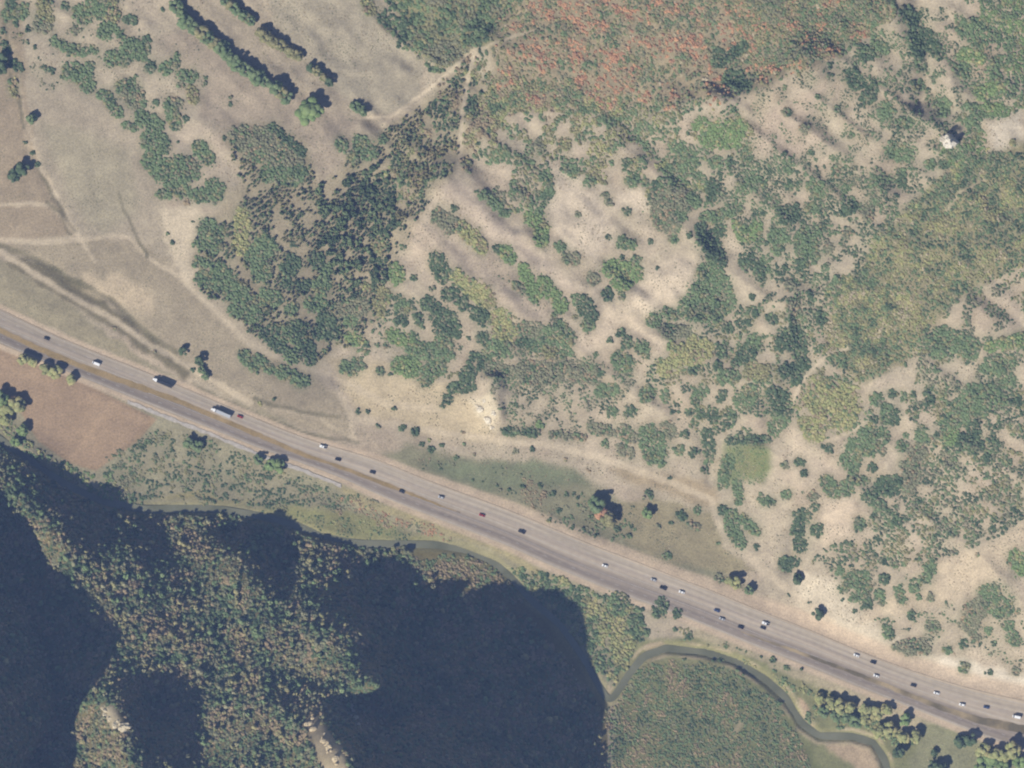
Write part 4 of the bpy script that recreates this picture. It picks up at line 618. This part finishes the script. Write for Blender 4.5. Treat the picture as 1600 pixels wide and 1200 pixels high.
def sample(P, st, fill, patch, seed, keepblob=True, avoid_road=True):
    P = np.array(P, float); gx, gy = np.meshgrid(np.arange(P[:, 0].min() - 8, P[:, 0].max() + 8, st), np.arange(P[:, 1].min() - 8, P[:, 1].max() + 8, st)); gx = gx.ravel() + rng.uniform(-st * .5, st * .5, gx.size); gy = gy.ravel() + rng.uniform(-st * .5, st * .5, gy.size)
    ok = inpoly(gx + (fbm(gx, gy, 25, 130, 2) - .5) * 22, gy + (fbm(gx, gy, 25, 134, 2) - .5) * 22, P); gx, gy = gx[ok], gy[ok]
    if patch: th = np.quantile(fbm(gx, gy, patch, seed, 3), 1 - fill); ok = fbm(gx, gy, patch, seed, 3) > th
    else: ok = rng.random(gx.size) < fill
    ok &= edgedist(gx, gy, ROAD_N + ROAD_S[::-1]) > 7
    rd = polydist(gx, gy, rvp); ok &= rd > 7.0
    for Q, hw, s in TRACKS:
        if s > .5: ok &= polydist(gx, gy, Q) > hw * .8
    gx, gy = gx[ok], gy[ok]
    ok = np.ones(gx.shape, bool)
    for Q in BARE: ok &= edgedist(gx, gy, Q) > 5
    gx, gy = gx[ok], gy[ok]
    if keepblob != 'tuft': PLX.append(gx); PLY.append(gy); PLW.append(np.full(len(gx), .8))
    if keepblob: ok = blobdist(gx, gy) > 1.0; gx, gy = gx[ok], gy[ok]
    return gx, gy
BARE = [[(688,292),(718,286),(780,335),(830,385),(900,445),(950,480),(935,488),(880,465),(800,405),(720,340)],[(645,355),(690,350),(740,405),(800,455),(855,498),(840,508),(780,475),(700,408),(655,398),(645,450)],[(862,262),(900,275),(955,302),(1000,295),(1010,325),(950,330),(955,375),(930,395),(885,385),(860,330)],[(1000,430),(1050,404),(1085,408),(1086,440),(1055,478),(1020,490),(985,478)],[(965,485),(1000,503),(1045,545),(1030,555),(965,530),(905,556),(895,535)],[(1345,965),(1440,893),(1560,845),(1600,815),(1600,875),(1500,935),(1420,955)],[(1292,792),(1335,783),(1328,838),(1292,848)],[(1545,198),(1600,175),(1600,235),(1550,232)],[(1150,1140),(1156,1132),(1153,1142)]]
ACC = {}
def zone_plants(name, P, st, fill, patch, size, pal, seed, lean=None):
    gx, gy = sample(P, st, fill, patch, seed); n = len(gx)
    ACC.setdefault(name, []).append((ground(gx, gy, -.1), rng.uniform(size[0], size[1], n), pick(pal, n, gx, gy)))
zp = zone_plants
REDP = [(765,60),(830,-30),(1430,-30),(1400,15),(1310,88),(1180,140),(1150,160),(1000,168),(900,165),(780,150)]
zp('autumn_scrub', REDP, 4.4, .55, 0, (1.1, 2.0), dict(k=.1, g=.2, o=.26, t=.06, e=.2, r=.18), 140)
zp('autumn_scrub', [(800,0),(900,-30),(1130,-30),(1120,60),(1040,140),(960,140),(860,100),(810,60)], 5.0, .5, 13, (1.0, 1.8), dict(g=.1, k=.08, o=.24, e=.3, r=.28), 139)
zp('autumn_scrub', [(760,110),(850,110),(1000,150),(1100,160),(1060,190),(940,190),(760,180)], 4.6, .6, 15, (1.1, 1.9), dict(g=.2, o=.4, y=.25, e=.15), 138)
zp('autumn_scrub', [(1120,-30),(1430,-30),(1400,15),(1310,88),(1180,125),(1150,60)], 4.4, .85, 0, (1.2, 1.9), dict(k=.12, g=.45, o=.4), 141)
zp('autumn_scrub', [(1290,440),(1360,430),(1430,470),(1420,540),(1370,570),(1290,560)], 4.4, .9, 0, (1.1, 1.8), dict(g=.27, o=.36, y=.33, t=.04), 142)
zp('autumn_scrub', [(700,90),(760,80),(780,150),(770,230),(700,280),(600,330),(590,280),(660,180)], 4.8, .7, 14, (1.2, 2.0), dict(d=.15, g=.32, o=.33, y=.12, e=.08), 143)
zp('hillside_scrub', [(770,150),(900,160),(1000,168),(1150,165),(1180,200),(1170,270),(1000,330),(940,300),(850,240),(760,250)], 4.8, .6, 26, (1.2, 1.9), dict(g=.45, o=.4, y=.15), 144)
zp('hillside_scrub', [(600,-30),(830,-30),(765,65),(690,110),(640,75),(605,35)], 5, .95, 0, (1.6, 2.6), dict(d=.2, g=.5, o=.15, k=.15), 145)
zp('hillside_scrub', [(720,250),(770,230),(860,250),(860,330),(800,340),(740,300)], 4.8, .6, 22, (1.2, 2.0), dict(g=.6, o=.2, k=.2), 146)
zp('hillside_scrub', [(1340,75),(1410,20),(1600,-20),(1640,100),(1640,330),(1500,330),(1400,330),(1390,250),(1330,180)], 4.0, .58, 14, (.7, 1.4), dict(d=.3, k=.3, g=.4), 147)
zp('hillside_scrub', [(1180,140),(1310,90),(1345,75),(1335,180),(1395,250),(1400,330),(1180,330),(1160,200)], 3.8, .42, 11, (.5, 1.05), dict(d=.3, k=.4, g=.3), 136)
zp('hillside_scrub', [(1000,230),(1180,230),(1400,260),(1400,340),(1320,480),(1270,540),(1200,480),(1140,330),(1000,300)], 4.0, .57, 15, (.9, 1.6), dict(d=.3, k=.2, g=.5), 148)
zp('hillside_scrub', [(1180,470),(1300,500),(1300,600),(1240,600),(1230,680),(1100,700),(1010,610),(1000,560),(1100,500)], 4.2, .5, 16, (.9, 1.6), dict(d=.25, g=.45, o=.3), 149)
zp('hillside_scrub', [(1400,335),(1470,275),(1530,235),(1600,205),(1640,200),(1640,400),(1560,430),(1480,480),(1430,560),(1350,600),(1290,560),(1300,470),(1350,400)], 4.2, .9, 0, (1.0, 1.8), dict(d=.05, k=.15, g=.36, o=.28, t=.07, y=.12), 150)
zp('hillside_scrub', [(1480,480),(1640,400),(1640,610),(1420,615),(1430,560)], 4.2, .5, 18, (.9, 1.6), dict(d=.1, k=.4, g=.4, o=.1), 137)
zp('hillside_scrub', [(1530,-20),(1640,-20),(1640,140),(1560,200),(1500,290),(1470,230),(1530,130)], 4.6, .75, 20, (1.2, 1.9), dict(g=.5, o=.3, b=.2), 151)
zp('hillside_scrub', [(1400,610),(1640,590),(1640,800),(1530,860),(1420,885),(1270,885),(1300,830),(1400,790),(1460,700)], 4.2, .76, 16, (1.0, 1.8), dict(d=.2, k=.25, g=.35, o=.2), 152)
zp('hillside_scrub', [(1290,890),(1640,880),(1640,1055),(1450,1005),(1350,965)], 4.2, .26, 12, (.7, 1.3), dict(d=.3, k=.4, g=.3), 153)
zp('hillside_scrub', [(740,560),(880,540),(1000,560),(980,620),(900,680),(790,670),(770,620)], 4.0, .6, 12, (.8, 1.4), dict(d=.15, k=.55, g=.3), 154)
zp('hillside_scrub', [(600,400),(700,540),(740,560),(690,600),(620,580),(520,540),(600,480)], 4.4, .3, 15, (.9, 1.7), dict(d=.3, g=.5, o=.2), 155)
zp('hillside_scrub', [(780,430),(900,490),(890,560),(800,560),(760,520)], 4.4, .6, 17, (1.1, 1.8), dict(g=.6, o=.2, k=.2), 156)
zp('hillside_scrub', [(1240,590),(1350,580),(1370,660),(1290,690),(1220,690)], 4.6, .5, 17, (1.1, 1.8), dict(g=.4, o=.3, y=.3), 157)
zp('hillside_scrub', [(0,0),(250,0),(330,90),(310,170),(150,170),(0,110)], 4.6, .08, 12, (.6, 1.1), dict(d=.5, k=.5), 158)
zp('meadow_brush', [(1135,698),(1185,695),(1198,705),(1200,735),(1185,750),(1140,750)], 3.4, .9, 0, (.5, .9), dict(g=.3, b=.4, y=.3), 175)
zp('ravine_woodland', [(355,215),(470,220),(480,250),(500,290),(560,240),(640,180),(740,95),(760,150),(700,280),(650,350),(610,410),(600,480),(560,540),(490,570),(400,520),(350,470),(370,380),(375,290)], 4.8, .6, 16, (.65, 1.35), dict(d=.06, k=.22, g=.4, o=.32), 160)
zp('ravine_woodland', [(490,290),(600,250),(620,330),(600,440),(540,470),(500,400)], 5.4, .5, 13, (1.2, 2.2), dict(d=.6, g=.4), 161)
zp('ravine_woodland', [(310,345),(370,340),(400,440),(480,540),(490,570),(395,525),(312,450)], 4.6, .6, 18, (.7, 1.3), dict(g=.5, k=.25, o=.25), 162)
zp('riverside_scrub', [(165,712),(250,668),(420,722),(560,775),(500,795),(340,788),(200,778)], 4.2, .6, 9, (.8, 1.5), dict(d=.45, g=.2, k=.25, o=.1), 163)
zp('riverside_scrub', [(440,745),(560,778),(720,840),(690,842),(600,820),(480,780)], 3.8, .7, 9, (.7, 1.2), dict(k=.25, g=.15, e=.5, r=.1), 164)
zp('riverside_scrub', [(0,640),(50,690),(120,735),(160,750),(230,785),(200,792),(100,748),(0,680)], 5, .7, 0, (1.1, 2.0), dict(g=.4, y=.4, b=.2), 165)
zp('riverside_scrub', [(160,735),(240,680),(210,760),(230,780),(170,770)], 5, .7, 0, (1.0, 1.8), dict(d=.2, g=.5, k=.3), 166)
zp('riverside_scrub', [(640,868),(720,864),(790,886),(820,940),(745,917),(650,897)], 4.4, .92, 0, (1.0, 1.8), dict(g=.4, o=.2, k=.1, e=.3), 167)
zp('riverside_scrub', [(800,880),(880,905),(1000,950),(1015,985),(990,1020),(965,1070),(930,1050),(880,975),(820,925)], 4.8, .93, 0, (1.3, 2.3), dict(d=.12, g=.45, o=.2, y=.23), 168)
zp('riverside_scrub', [(978,1065),(1010,1035),(1100,1040),(1160,1052),(1215,1095),(1250,1150),(1290,1260),(940,1260),(948,1120)], 4.0, .93, 0, (.8, 1.5), dict(d=.05, k=.2, g=.45, o=.2, e=.08), 169)
zp('riverside_scrub', [(1130,1015),(1230,1060),(1290,1085),(1440,1150),(1400,1170),(1340,1140),(1270,1135),(1230,1075)], 4.8, .55, 14, (1.0, 2.0), dict(g=.5, y=.5), 170)
zp('riverside_scrub', [(1000,985),(1060,975),(1200,1035),(1240,1060),(1150,1020),(1050,995)], 4.8, .3, 12, (.8, 1.4), dict(g=.5, o=.5), 171)
zp('riverside_scrub', [(390,796),(470,800),(560,806),(640,834),(720,846),(640,846),(560,842),(480,824)], 4.0, .62, 12, (.5, 1.1), dict(d=.1, g=.4, o=.3, y=.2), 176)
zp('meadow_brush', [(640,700),(900,740),(1000,800),(960,850),(900,835),(740,770),(640,725)], 5, .12, 12, (.6, 1.1), dict(d=.4, k=.4, e=.2), 172)
zp('meadow_brush', [(810,750),(880,755),(890,790),(850,810),(815,790)], 4.4, .5, 14, (.7, 1.2), dict(k=.4, e=.6), 173)
zp('meadow_brush', [(960,850),(1000,830),(960,800),(900,770),(860,800),(900,835)], 4.8, .4, 14, (.8, 1.5), dict(g=.7, k=.3), 174)
def forest(name, P, st, fill, size, pal, seed, patch=0, br=(1.0, 1.2)):
    gx, gy = sample(P, st, fill, patch, seed, False); ok = (edgedist(gx, gy, [(155,1105),(178,1105),(198,1130),(200,1150),(175,1135)]) > 1) & (edgedist(gx, gy, [(475,1125),(495,1120),(538,1180),(546,1215),(510,1215)]) > 1); gx, gy = gx[ok], gy[ok]
    n = len(gx); ACC.setdefault(name, []).append((ground(gx, gy, -.2), rng.uniform(size[0], size[1], n) * (.75 + .6 * vn(gx, gy, 24, 290)), pick(pal, n, gx, gy, .3) * rng.uniform(*br, (n, 1))))
SOUTH = [(-40,660),(0,690),(60,728),(120,765),(200,798),(300,796),(400,806),(500,838),(560,852),(640,852),(660,900),(745,922),(800,945),(850,985),(900,1050),(938,1100),(942,1260),(-40,1260)]
forest('mountain_forest_canopy', SOUTH, 4.4, .92, (1.1, 2.2), dict(d=.1, g=.26, k=.3, o=.24, e=.1), 180, 0, (.9, 1.1))
forest('mountain_forest', SOUTH, 10, .5, (.9, 2.0), dict(g=.25, k=.4, o=.35), 181, 0, (1.0, 1.5))
def tufts(P, st, fill, pal, seed, size=(.25, .62)):
    gx, gy = sample(P, st, fill, 26, seed, 'tuft'); n = len(gx); ACC.setdefault('dry_grass', []).append((ground(gx, gy, -.05), rng.uniform(*size, n), pick(pal, n, gx, gy)))
BARE = []
tufts([(200,0),(600,0),(740,90),(800,60),(1600,0),(1600,1060),(1300,960),(1180,930),(700,690),(400,560),(290,420),(330,330),(300,200),(40,100)], 4.6, .5, dict(k=.35, e=.3, t=.35), 190)
tufts([(0,100),(220,230),(300,400),(540,640),(600,700),(200,560),(0,470)], 4.6, .45, dict(k=.4, o=.2, t=.4), 191, (.2, .45))
tufts([(230,0),(590,0),(665,110),(600,185),(500,280),(340,190)], 4.6, .35, dict(k=.4, t=.6), 192, (.2, .42))
tufts([(600,690),(900,730),(1200,930),(1000,870),(620,715)], 4.2, .6, dict(k=.4, o=.4, t=.2), 193, (.2, .5))
tufts([(160,740),(250,662),(560,765),(800,865),(700,845),(500,800),(200,780)], 4.2, .6, dict(k=.3, o=.4, t=.3), 194, (.2, .5))
tufts([(1400,1120),(1640,1190),(1640,1240),(1390,1240)], 4.2, .6, dict(k=.4, o=.4, t=.2), 195, (.2, .5))
INFO = {'dry_grass': (PROT_SHRUB, 'dry grass tufts and sage sprinkled over the bare ground'), 'autumn_scrub': (PROT_SHRUB, 'dense scrub turning rust red, orange and olive over the upper hillside'), 'hillside_scrub': (PROT_SHRUB, 'patchy grey-green scrub dotted over the dry sandy slopes'), 'ravine_woodland': (PROT_TREE[:5], 'dark mixed woodland filling the ravine above the sandy apron'),
 'riverside_scrub': (PROT_SHRUB, 'willow and reed scrub crowding the river banks'), 'meadow_brush': (PROT_SHRUB, 'low brush sprinkled through the roadside meadow'), 'mountain_forest_canopy': (PROT_SHRUB, 'low merged canopy of oak and maple on the steep shaded mountainside'), 'mountain_forest': (PROT_TREE, 'taller trees rising from the canopy of the shaded mountainside')}
for nme, parts in ACC.items():
    P = np.concatenate([p[0] for p in parts]); sc = np.concatenate([p[1] for p in parts]); c = np.concatenate([p[2] for p in parts]); scatter(nme, P, sc, c, INFO[nme][0], INFO[nme][1]); print(nme, len(P))

# leaf litter, sage and weeds on the soil under and round the scrub
hx, hy, hw_ = np.concatenate(PLX), np.concatenate(PLY), np.concatenate(PLW)
D2, _, _ = np.histogram2d(hy, hx, bins=[481, 614], range=[[-121.5, 1321.5], [-121.5, 1720.5]], weights=hw_)
kg = np.exp(-np.linspace(-2, 2, 11) ** 2); kg /= kg.sum()
D2 = np.apply_along_axis(lambda a: np.convolve(a, kg, 'same'), 0, D2); D2 = np.apply_along_axis(lambda a: np.convolve(a, kg, 'same'), 1, D2)
iy = np.clip(((PY + 121.5) / 3).astype(int), 0, 480); ix = np.clip(((PX + 121.5) / 3).astype(int), 0, 613); inside = (PX > -120) & (PX < 1719) & (PY > -120) & (PY < 1320)
um = np.where(inside, 1 - np.exp(-D2[iy, ix] * 3.2), 0) * (.25 + .6 * fbm(PX, PY, 12, 240, 3)) * (edgedist(PX, PY, ROAD_N + ROAD_S[::-1]) > 6)
mixc = (fbm(PX, PY, 26, 250, 3) > .5)[..., None]; uc = np.where(mixc, alb((132, 134, 112)), alb((142, 135, 113)))
GCOL[:] = GCOL * (1 - um[..., None]) + uc * um[..., None]
bpy.data.objects['ground'].data.attributes['col'].data.foreach_set('color', np.concatenate([GCOL.reshape(-1, 3), np.ones((GCOL.shape[0] * GCOL.shape[1], 1))], 1).astype(np.float32).ravel())

# ------------------------------------------------------------------ rocks
def rock(name, x, y, r, c, label, seed, flat=.8, cat='rock'):
    g = np.random.default_rng(seed); V, F = ico(2); V = V * (1 + .3 * np.sin(V @ g.normal(size=(3, 3)) * 2.2).sum(1, keepdims=True) * .4 + g.normal(0, .09, (len(V), 1))); V[:, :2] *= g.uniform(.7, 1.35, 2); V = np.round(V * 3.2) / 3.2 * .35 + V * .65; V[:, 2] *= flat
    V *= r; me = npmesh(name, V, F, mat_flat(name + '_stone', tuple(alb(c)), .9, .25, .8)); o = link(name, me); z = float(hgt(x, y)); p = world(x, y, z); o.location = (p[0], p[1], z + r * .2); return tag(o, label, cat, 'rocks and boulders')
rock('boulder', 1483, 222, 5.5, (214, 206, 190), 'pale boulder with a black shadow on the speckled slope', 1, 1.4)
rock('boulder', 1474, 218, 3.2, (200, 190, 172), 'smaller boulder leaning on the black-shadowed one', 2, 1.1)
for k, (x, y, r) in enumerate([(752,640,2.2),(762,655,2.6),(768,668,2.0),(745,634,1.6),(772,645,1.8),(757,627,1.5)]): rock('cliff_rock', x, y, r, (226, 214, 190), 'pale rock fallen on the crumbling pale cliff', 10 + k)
rk = np.random.default_rng(77)
for k in range(16):
    f = rk.random(); x = 158 + f * 36 + rk.normal(0, 4); y = 1107 + f * 32 + rk.normal(0, 4); rock('outcrop_rock', x, y, rk.uniform(.7, 2.6), (214, 200, 168), 'cream rock on the small sunlit outcrop in the forest', 20 + k, rk.uniform(.5, .9))
for k in range(20):
    f = rk.random(); x = 480 + f * 50 + rk.normal(0, 5); y = 1122 + f * 66 + rk.normal(0, 4); rock('outcrop_rock', x, y, rk.uniform(.6, 2.3), (206, 188, 154), 'tan rock on the long sunlit outcrop above the dark hollow', 60 + k, rk.uniform(.5, .9))
for k, (x, y) in enumerate([(549,1103),(552,1110),(548,1117),(556,1122),(560,1132)]): rock('outcrop_rock', x, y, rk.uniform(.9, 1.9), (196, 186, 168), 'grey rock on the short crest beyond the long outcrop', 90 + k, .9)

# ------------------------------------------------------------------ vehicles
def boxes(L):
    V, F = [], []
    for (x0, x1, y0, y1, z0, z1, tx0, tx1, ty) in L:      # tapered box: tx0/tx1 pull the top in at rear/front, ty at the sides
        n = len(V); V += [(x0, y0, z0), (x1, y0, z0), (x1, y1, z0), (x0, y1, z0), (x0 + tx0, y0 + ty, z1), (x1 - tx1, y0 + ty, z1), (x1 - tx1, y1 - ty, z1), (x0 + tx0, y1 - ty, z1)]
        F += [(n, n + 3, n + 2, n + 1), (n + 4, n + 5, n + 6, n + 7), (n, n + 1, n + 5, n + 4), (n + 1, n + 2, n + 6, n + 5), (n + 2, n + 3, n + 7, n + 6), (n + 3, n, n + 4, n + 7)]
    return np.array(V, float), np.array(F)
def wheel_mesh(r, wd):
    s = 14; V = [(r * math.cos(6.2832 * k / s), q, r * math.sin(6.2832 * k / s)) for q in (-wd / 2, wd / 2) for k in range(s)] + [(0, -wd / 2 - .01, 0), (0, wd / 2 + .01, 0)]
    F = [(k, (k + 1) % s, s + (k + 1) % s, s + k) for k in range(s)]; me = bpy.data.meshes.new('wheel'); me.from_pydata(V, [], F + [(2 * s, (k + 1) % s, k) for k in range(s)] + [(2 * s + 1, s + k, s + (k + 1) % s) for k in range(s)]); me.materials.append(M_TYRE); return me
M_TYRE = mat_flat('tyre_rubber', (.02, .02, .022), .8); M_GLASS, _n, _b = mat('tinted_glass', .08); _b.inputs['Base Color'].default_value = (.02, .025, .03, 1); _b.inputs['Specular IOR Level'].default_value = .6
M_LAMP = mat_flat('lamp_lens', (.7, .68, .6), .2, .02); M_TAIL = mat_flat('tail_lens', (.35, .02, .02), .3, .02); M_CHASSIS = mat_flat('dark_chassis', (.03, .03, .033), .7)
PAINTS = {}
def paintmat(nme, c):
    if nme not in PAINTS: m = mat_flat('car_paint_' + nme, c, .35, .03); m.node_tree.nodes['Principled BSDF'].inputs['Coat Weight'].default_value = .4; PAINTS[nme] = m
    return PAINTS[nme]
PC = {'white': (.8, .8, .79), 'dark grey': (.03, .032, .036), 'red': (.32, .03, .025), 'silver': (.42, .43, .44), 'blue': (.04, .07, .16), 'black': (.012, .012, .014)}
WH = wheel_mesh(.36, .25); WHT = wheel_mesh(.52, .3)
def vmesh(nm, L, m, cache={}):
    k = (nm, str(L), m.name)
    if k not in cache: V, F = boxes(L); cache[k] = npmesh(nm, V, F, m)
    return cache[k]
def finish(o, bev=.08):
    b = o.modifiers.new('edge', 'BEVEL'); b.width = bev; b.segments = 2; return o
def vehicle(x, y, kind, colour, label, rev=False, trailer='white'):
    e = bpy.data.objects.new({'car': 'car', 'suv': 'car', 'pickup': 'pickup_truck', 'van': 'delivery_van', 'semi': 'semi_truck'}[kind], None); COL.objects.link(e)
    i = int(np.clip(np.searchsorted(rn[:, 0], x), 1, len(rn) - 1)); a = math.atan2(-(rn[i, 1] - rn[i - 1, 1]), rn[i, 0] - rn[i - 1, 0]); e.location = world(x, y, ROADZ + .05); e.rotation_euler = (0, 0, a + (math.pi if rev else 0))
    m = paintmat(colour, PC[colour])
    def wheels(xs, y, mesh, z):
        for wx_ in xs:
            for s in (-1, 1): w_ = link('wheel', mesh, e); w_.location = (wx_, s * y, z)
    def lamps(x1, x0, y, z):
        for s in (-1, 1):
            link('headlight', vmesh('headlight', [(x1 - .06, x1 + .03, y - .22, y + .1, z, z + .16, 0, 0, 0)], M_LAMP), e).location = (0, 0 if s > 0 else -2 * y + .12, 0)
            link('tail_light', vmesh('tail_light', [(x0 - .03, x0 + .06, y - .2, y + .1, z, z + .18, 0, 0, 0)], M_TAIL), e).location = (0, 0 if s > 0 else -2 * y + .1, 0)
    if kind in ('car', 'suv'):
        h = 1.0 if kind == 'car' else 1.15; rz = 1.5 if kind == 'car' else 1.8
        finish(link('body', vmesh('body', [(-2.35, 2.35, -.92, .92, .3, h, .08, .25, .06)], m), e), .14); finish(link('cabin_glass', vmesh('cabin_glass', [(-1.75 if kind == 'car' else -2.1, 1.15, -.84, .84, h - .02, rz - .05, .5 if kind == 'car' else .25, .8, .16)], M_GLASS), e), .05)
        finish(link('roof', vmesh('roof', [(-1.2 if kind == 'car' else -1.85, .35, -.68, .68, rz - .06, rz, .05, .05, .05)], m), e), .03); wheels((-1.4, 1.4), .82, WH, .36); lamps(2.33, -2.33, .72, .68)
    elif kind == 'pickup':
        finish(link('body', vmesh('body', [(-2.85, 2.85, -.98, .98, .45, 1.0, .03, .1, .04), (.9, 2.8, -.95, .95, 1.0, 1.2, 0, .15, .05)], m), e), .1)
        finish(link('cabin', vmesh('cabin', [(-.9, 1.1, -.9, .9, 1.0, 1.95, .2, .7, .15)], m), e), .08); link('windscreen', vmesh('windscreen', [(-.6, .98, -.78, .78, 1.3, 1.8, .1, .42, .08)], M_GLASS), e)
        link('cargo_bed', vmesh('cargo_bed', [(-2.75, -1.0, -.8, .8, 1.0, 1.03, 0, 0, 0)], M_CHASSIS), e)
        for s in (-1, 1): link('bed_side', vmesh('bed_side', [(-2.8, -.9, -.06, .06, 1.0, 1.4, 0, 0, 0)], m), e).location = (0, s * .9, 0)
        wheels((-1.8, 1.8), .88, WH, .38); lamps(2.84, -2.84, .78, .85)
    elif kind == 'van':
        finish(link('body', vmesh('body', [(-3.2, 1.8, -1.05, 1.05, .5, 2.8, .03, .1, .06), (1.7, 3.1, -1.0, 1.0, .5, 1.5, 0, .25, .06)], m), e), .1); link('windscreen', vmesh('windscreen', [(1.68, 2.5, -.9, .9, 1.5, 2.35, 0, .6, .08)], M_GLASS), e); wheels((-2, 2.2), .92, WH, .38); lamps(3.05, -3.18, .8, .9)
    else:
        finish(link('trailer', vmesh('trailer', [(-8.2, 3.9, -1.25, 1.25, 1.15, 4.0, 0, 0, 0)], paintmat('trailer_' + trailer, PC[trailer])), e), .06); link('chassis', vmesh('chassis', [(-8.0, 7.6, -.9, .9, .7, 1.1, 0, 0, 0)], M_CHASSIS), e)
        finish(link('cab', vmesh('cab', [(4.5, 6.7, -1.22, 1.22, 1.1, 3.5, 0, .35, .1), (6.5, 8.2, -.95, .95, 1.0, 2.1, 0, .3, .15)], m), e), .1); link('windscreen', vmesh('windscreen', [(6.3, 6.62, -1.05, 1.05, 2.3, 3.3, 0, .2, .1)], M_GLASS), e); wheels((-7.2, -5.9, 3.4, 4.7, 7.4), 1.05, WHT, .52); lamps(8.1, -8.2, .85, 1.2)
    return tag(e, label, {'car': 'car', 'suv': 'car', 'pickup': 'pickup truck', 'van': 'van', 'semi': 'truck'}[kind], 'vehicles on the highway')
VEH = [(150,568,'van','white','white delivery van on the highway near the row of roadside trees'),(254,598,'semi','white','white cabbed semi truck pulling a dark grey trailer'),(345,645,'semi','white','semi truck with a silver trailer just ahead of a small red car'),(375,651,'car','red','small red car behind a white semi truck'),
 (505,698,'pickup','white','white pickup passing the junction of the dirt track'),(528,718,'car','black','black car beside the tan median near the white pickup'),(582,738,'car','dark grey','dark grey car where the tan median narrows'),(628,768,'car','dark grey','dark grey car beside the end of the tan median'),(689,777,'suv','silver','silver car beside the green roadside meadow'),(753,805,'car','red','red car alone beside the meadow brush'),
 (815,831,'pickup','dark grey','dark grey pickup on the shoulder lane below the brown brush'),(945,884,'car','white','white car alone on the highway by the river bend'),(1021,906,'car','silver','silver car just behind a dark pickup'),(1036,919,'pickup','black','black pickup near the grey brush spilling onto the road'),(1065,925,'car','white','white car ahead of the black pickup'),
 (1120,954,'car','blue','blue car opposite the yellow verge bush'),(1157,980,'suv','black','black car beside the start of the lower median'),(1196,974,'pickup','white','white pickup beside a black car'),(1192,981,'car','black','black car next to the white pickup'),(1338,1024,'car','white','white car just behind a black one below the cut bank'),(1364,1035,'suv','black','black car between two white cars'),
 (1369,1056,'car','white','white car nearer the median than the black one'),(1427,1071,'car','dark grey','dark grey car alone below the white gravel bank'),(1463,1083,'car','white','white car on the road where the median widens'),(1503,1101,'suv','white','white car beside the widened median'),(1541,1105,'car','blue','blue car ahead of a white truck'),(1588,1120,'van','white','white box van towing a long shadow by the wide median'),
 (73,529,'car','dark grey','dark grey car near the ploughed field end of the highway'),(1128,967,'car','silver','silver car abreast of the blue car')]
for k, (x, y, kd, c, lb) in enumerate(VEH): vehicle(x, y, kd, c, lb, rev=(y < np.interp(x, *np.array(MED)[:, :2].T)), trailer='dark grey' if k == 1 else 'silver')

# ------------------------------------------------------------------ the air between the aircraft and the ground
zlo = float(H.min()) - 1.5; hv, hf = boxes([(-2400, 2400, -2400, 2400, zlo, CAM_H + 20, 0, 0, 0)])
hm = bpy.data.materials.new('haze_air'); hm.use_nodes = True; hn = hm.node_tree; hn.nodes.clear(); ho = hn.nodes.new('ShaderNodeOutputMaterial'); pv = hn.nodes.new('ShaderNodeVolumePrincipled')
pv.inputs['Color'].default_value = (.36, .52, 1, 1); pv.inputs['Density'].default_value = HAZE_DENSITY; pv.inputs['Anisotropy'].default_value = 0.0; hn.links.new(pv.outputs[0], ho.inputs['Volume'])
tag(link('haze', npmesh('haze', hv, hf, hm)), 'thin blue air haze over the whole valley', kind='stuff')
S.cycles.use_denoising = True; S.cycles.filter_width = 2.1
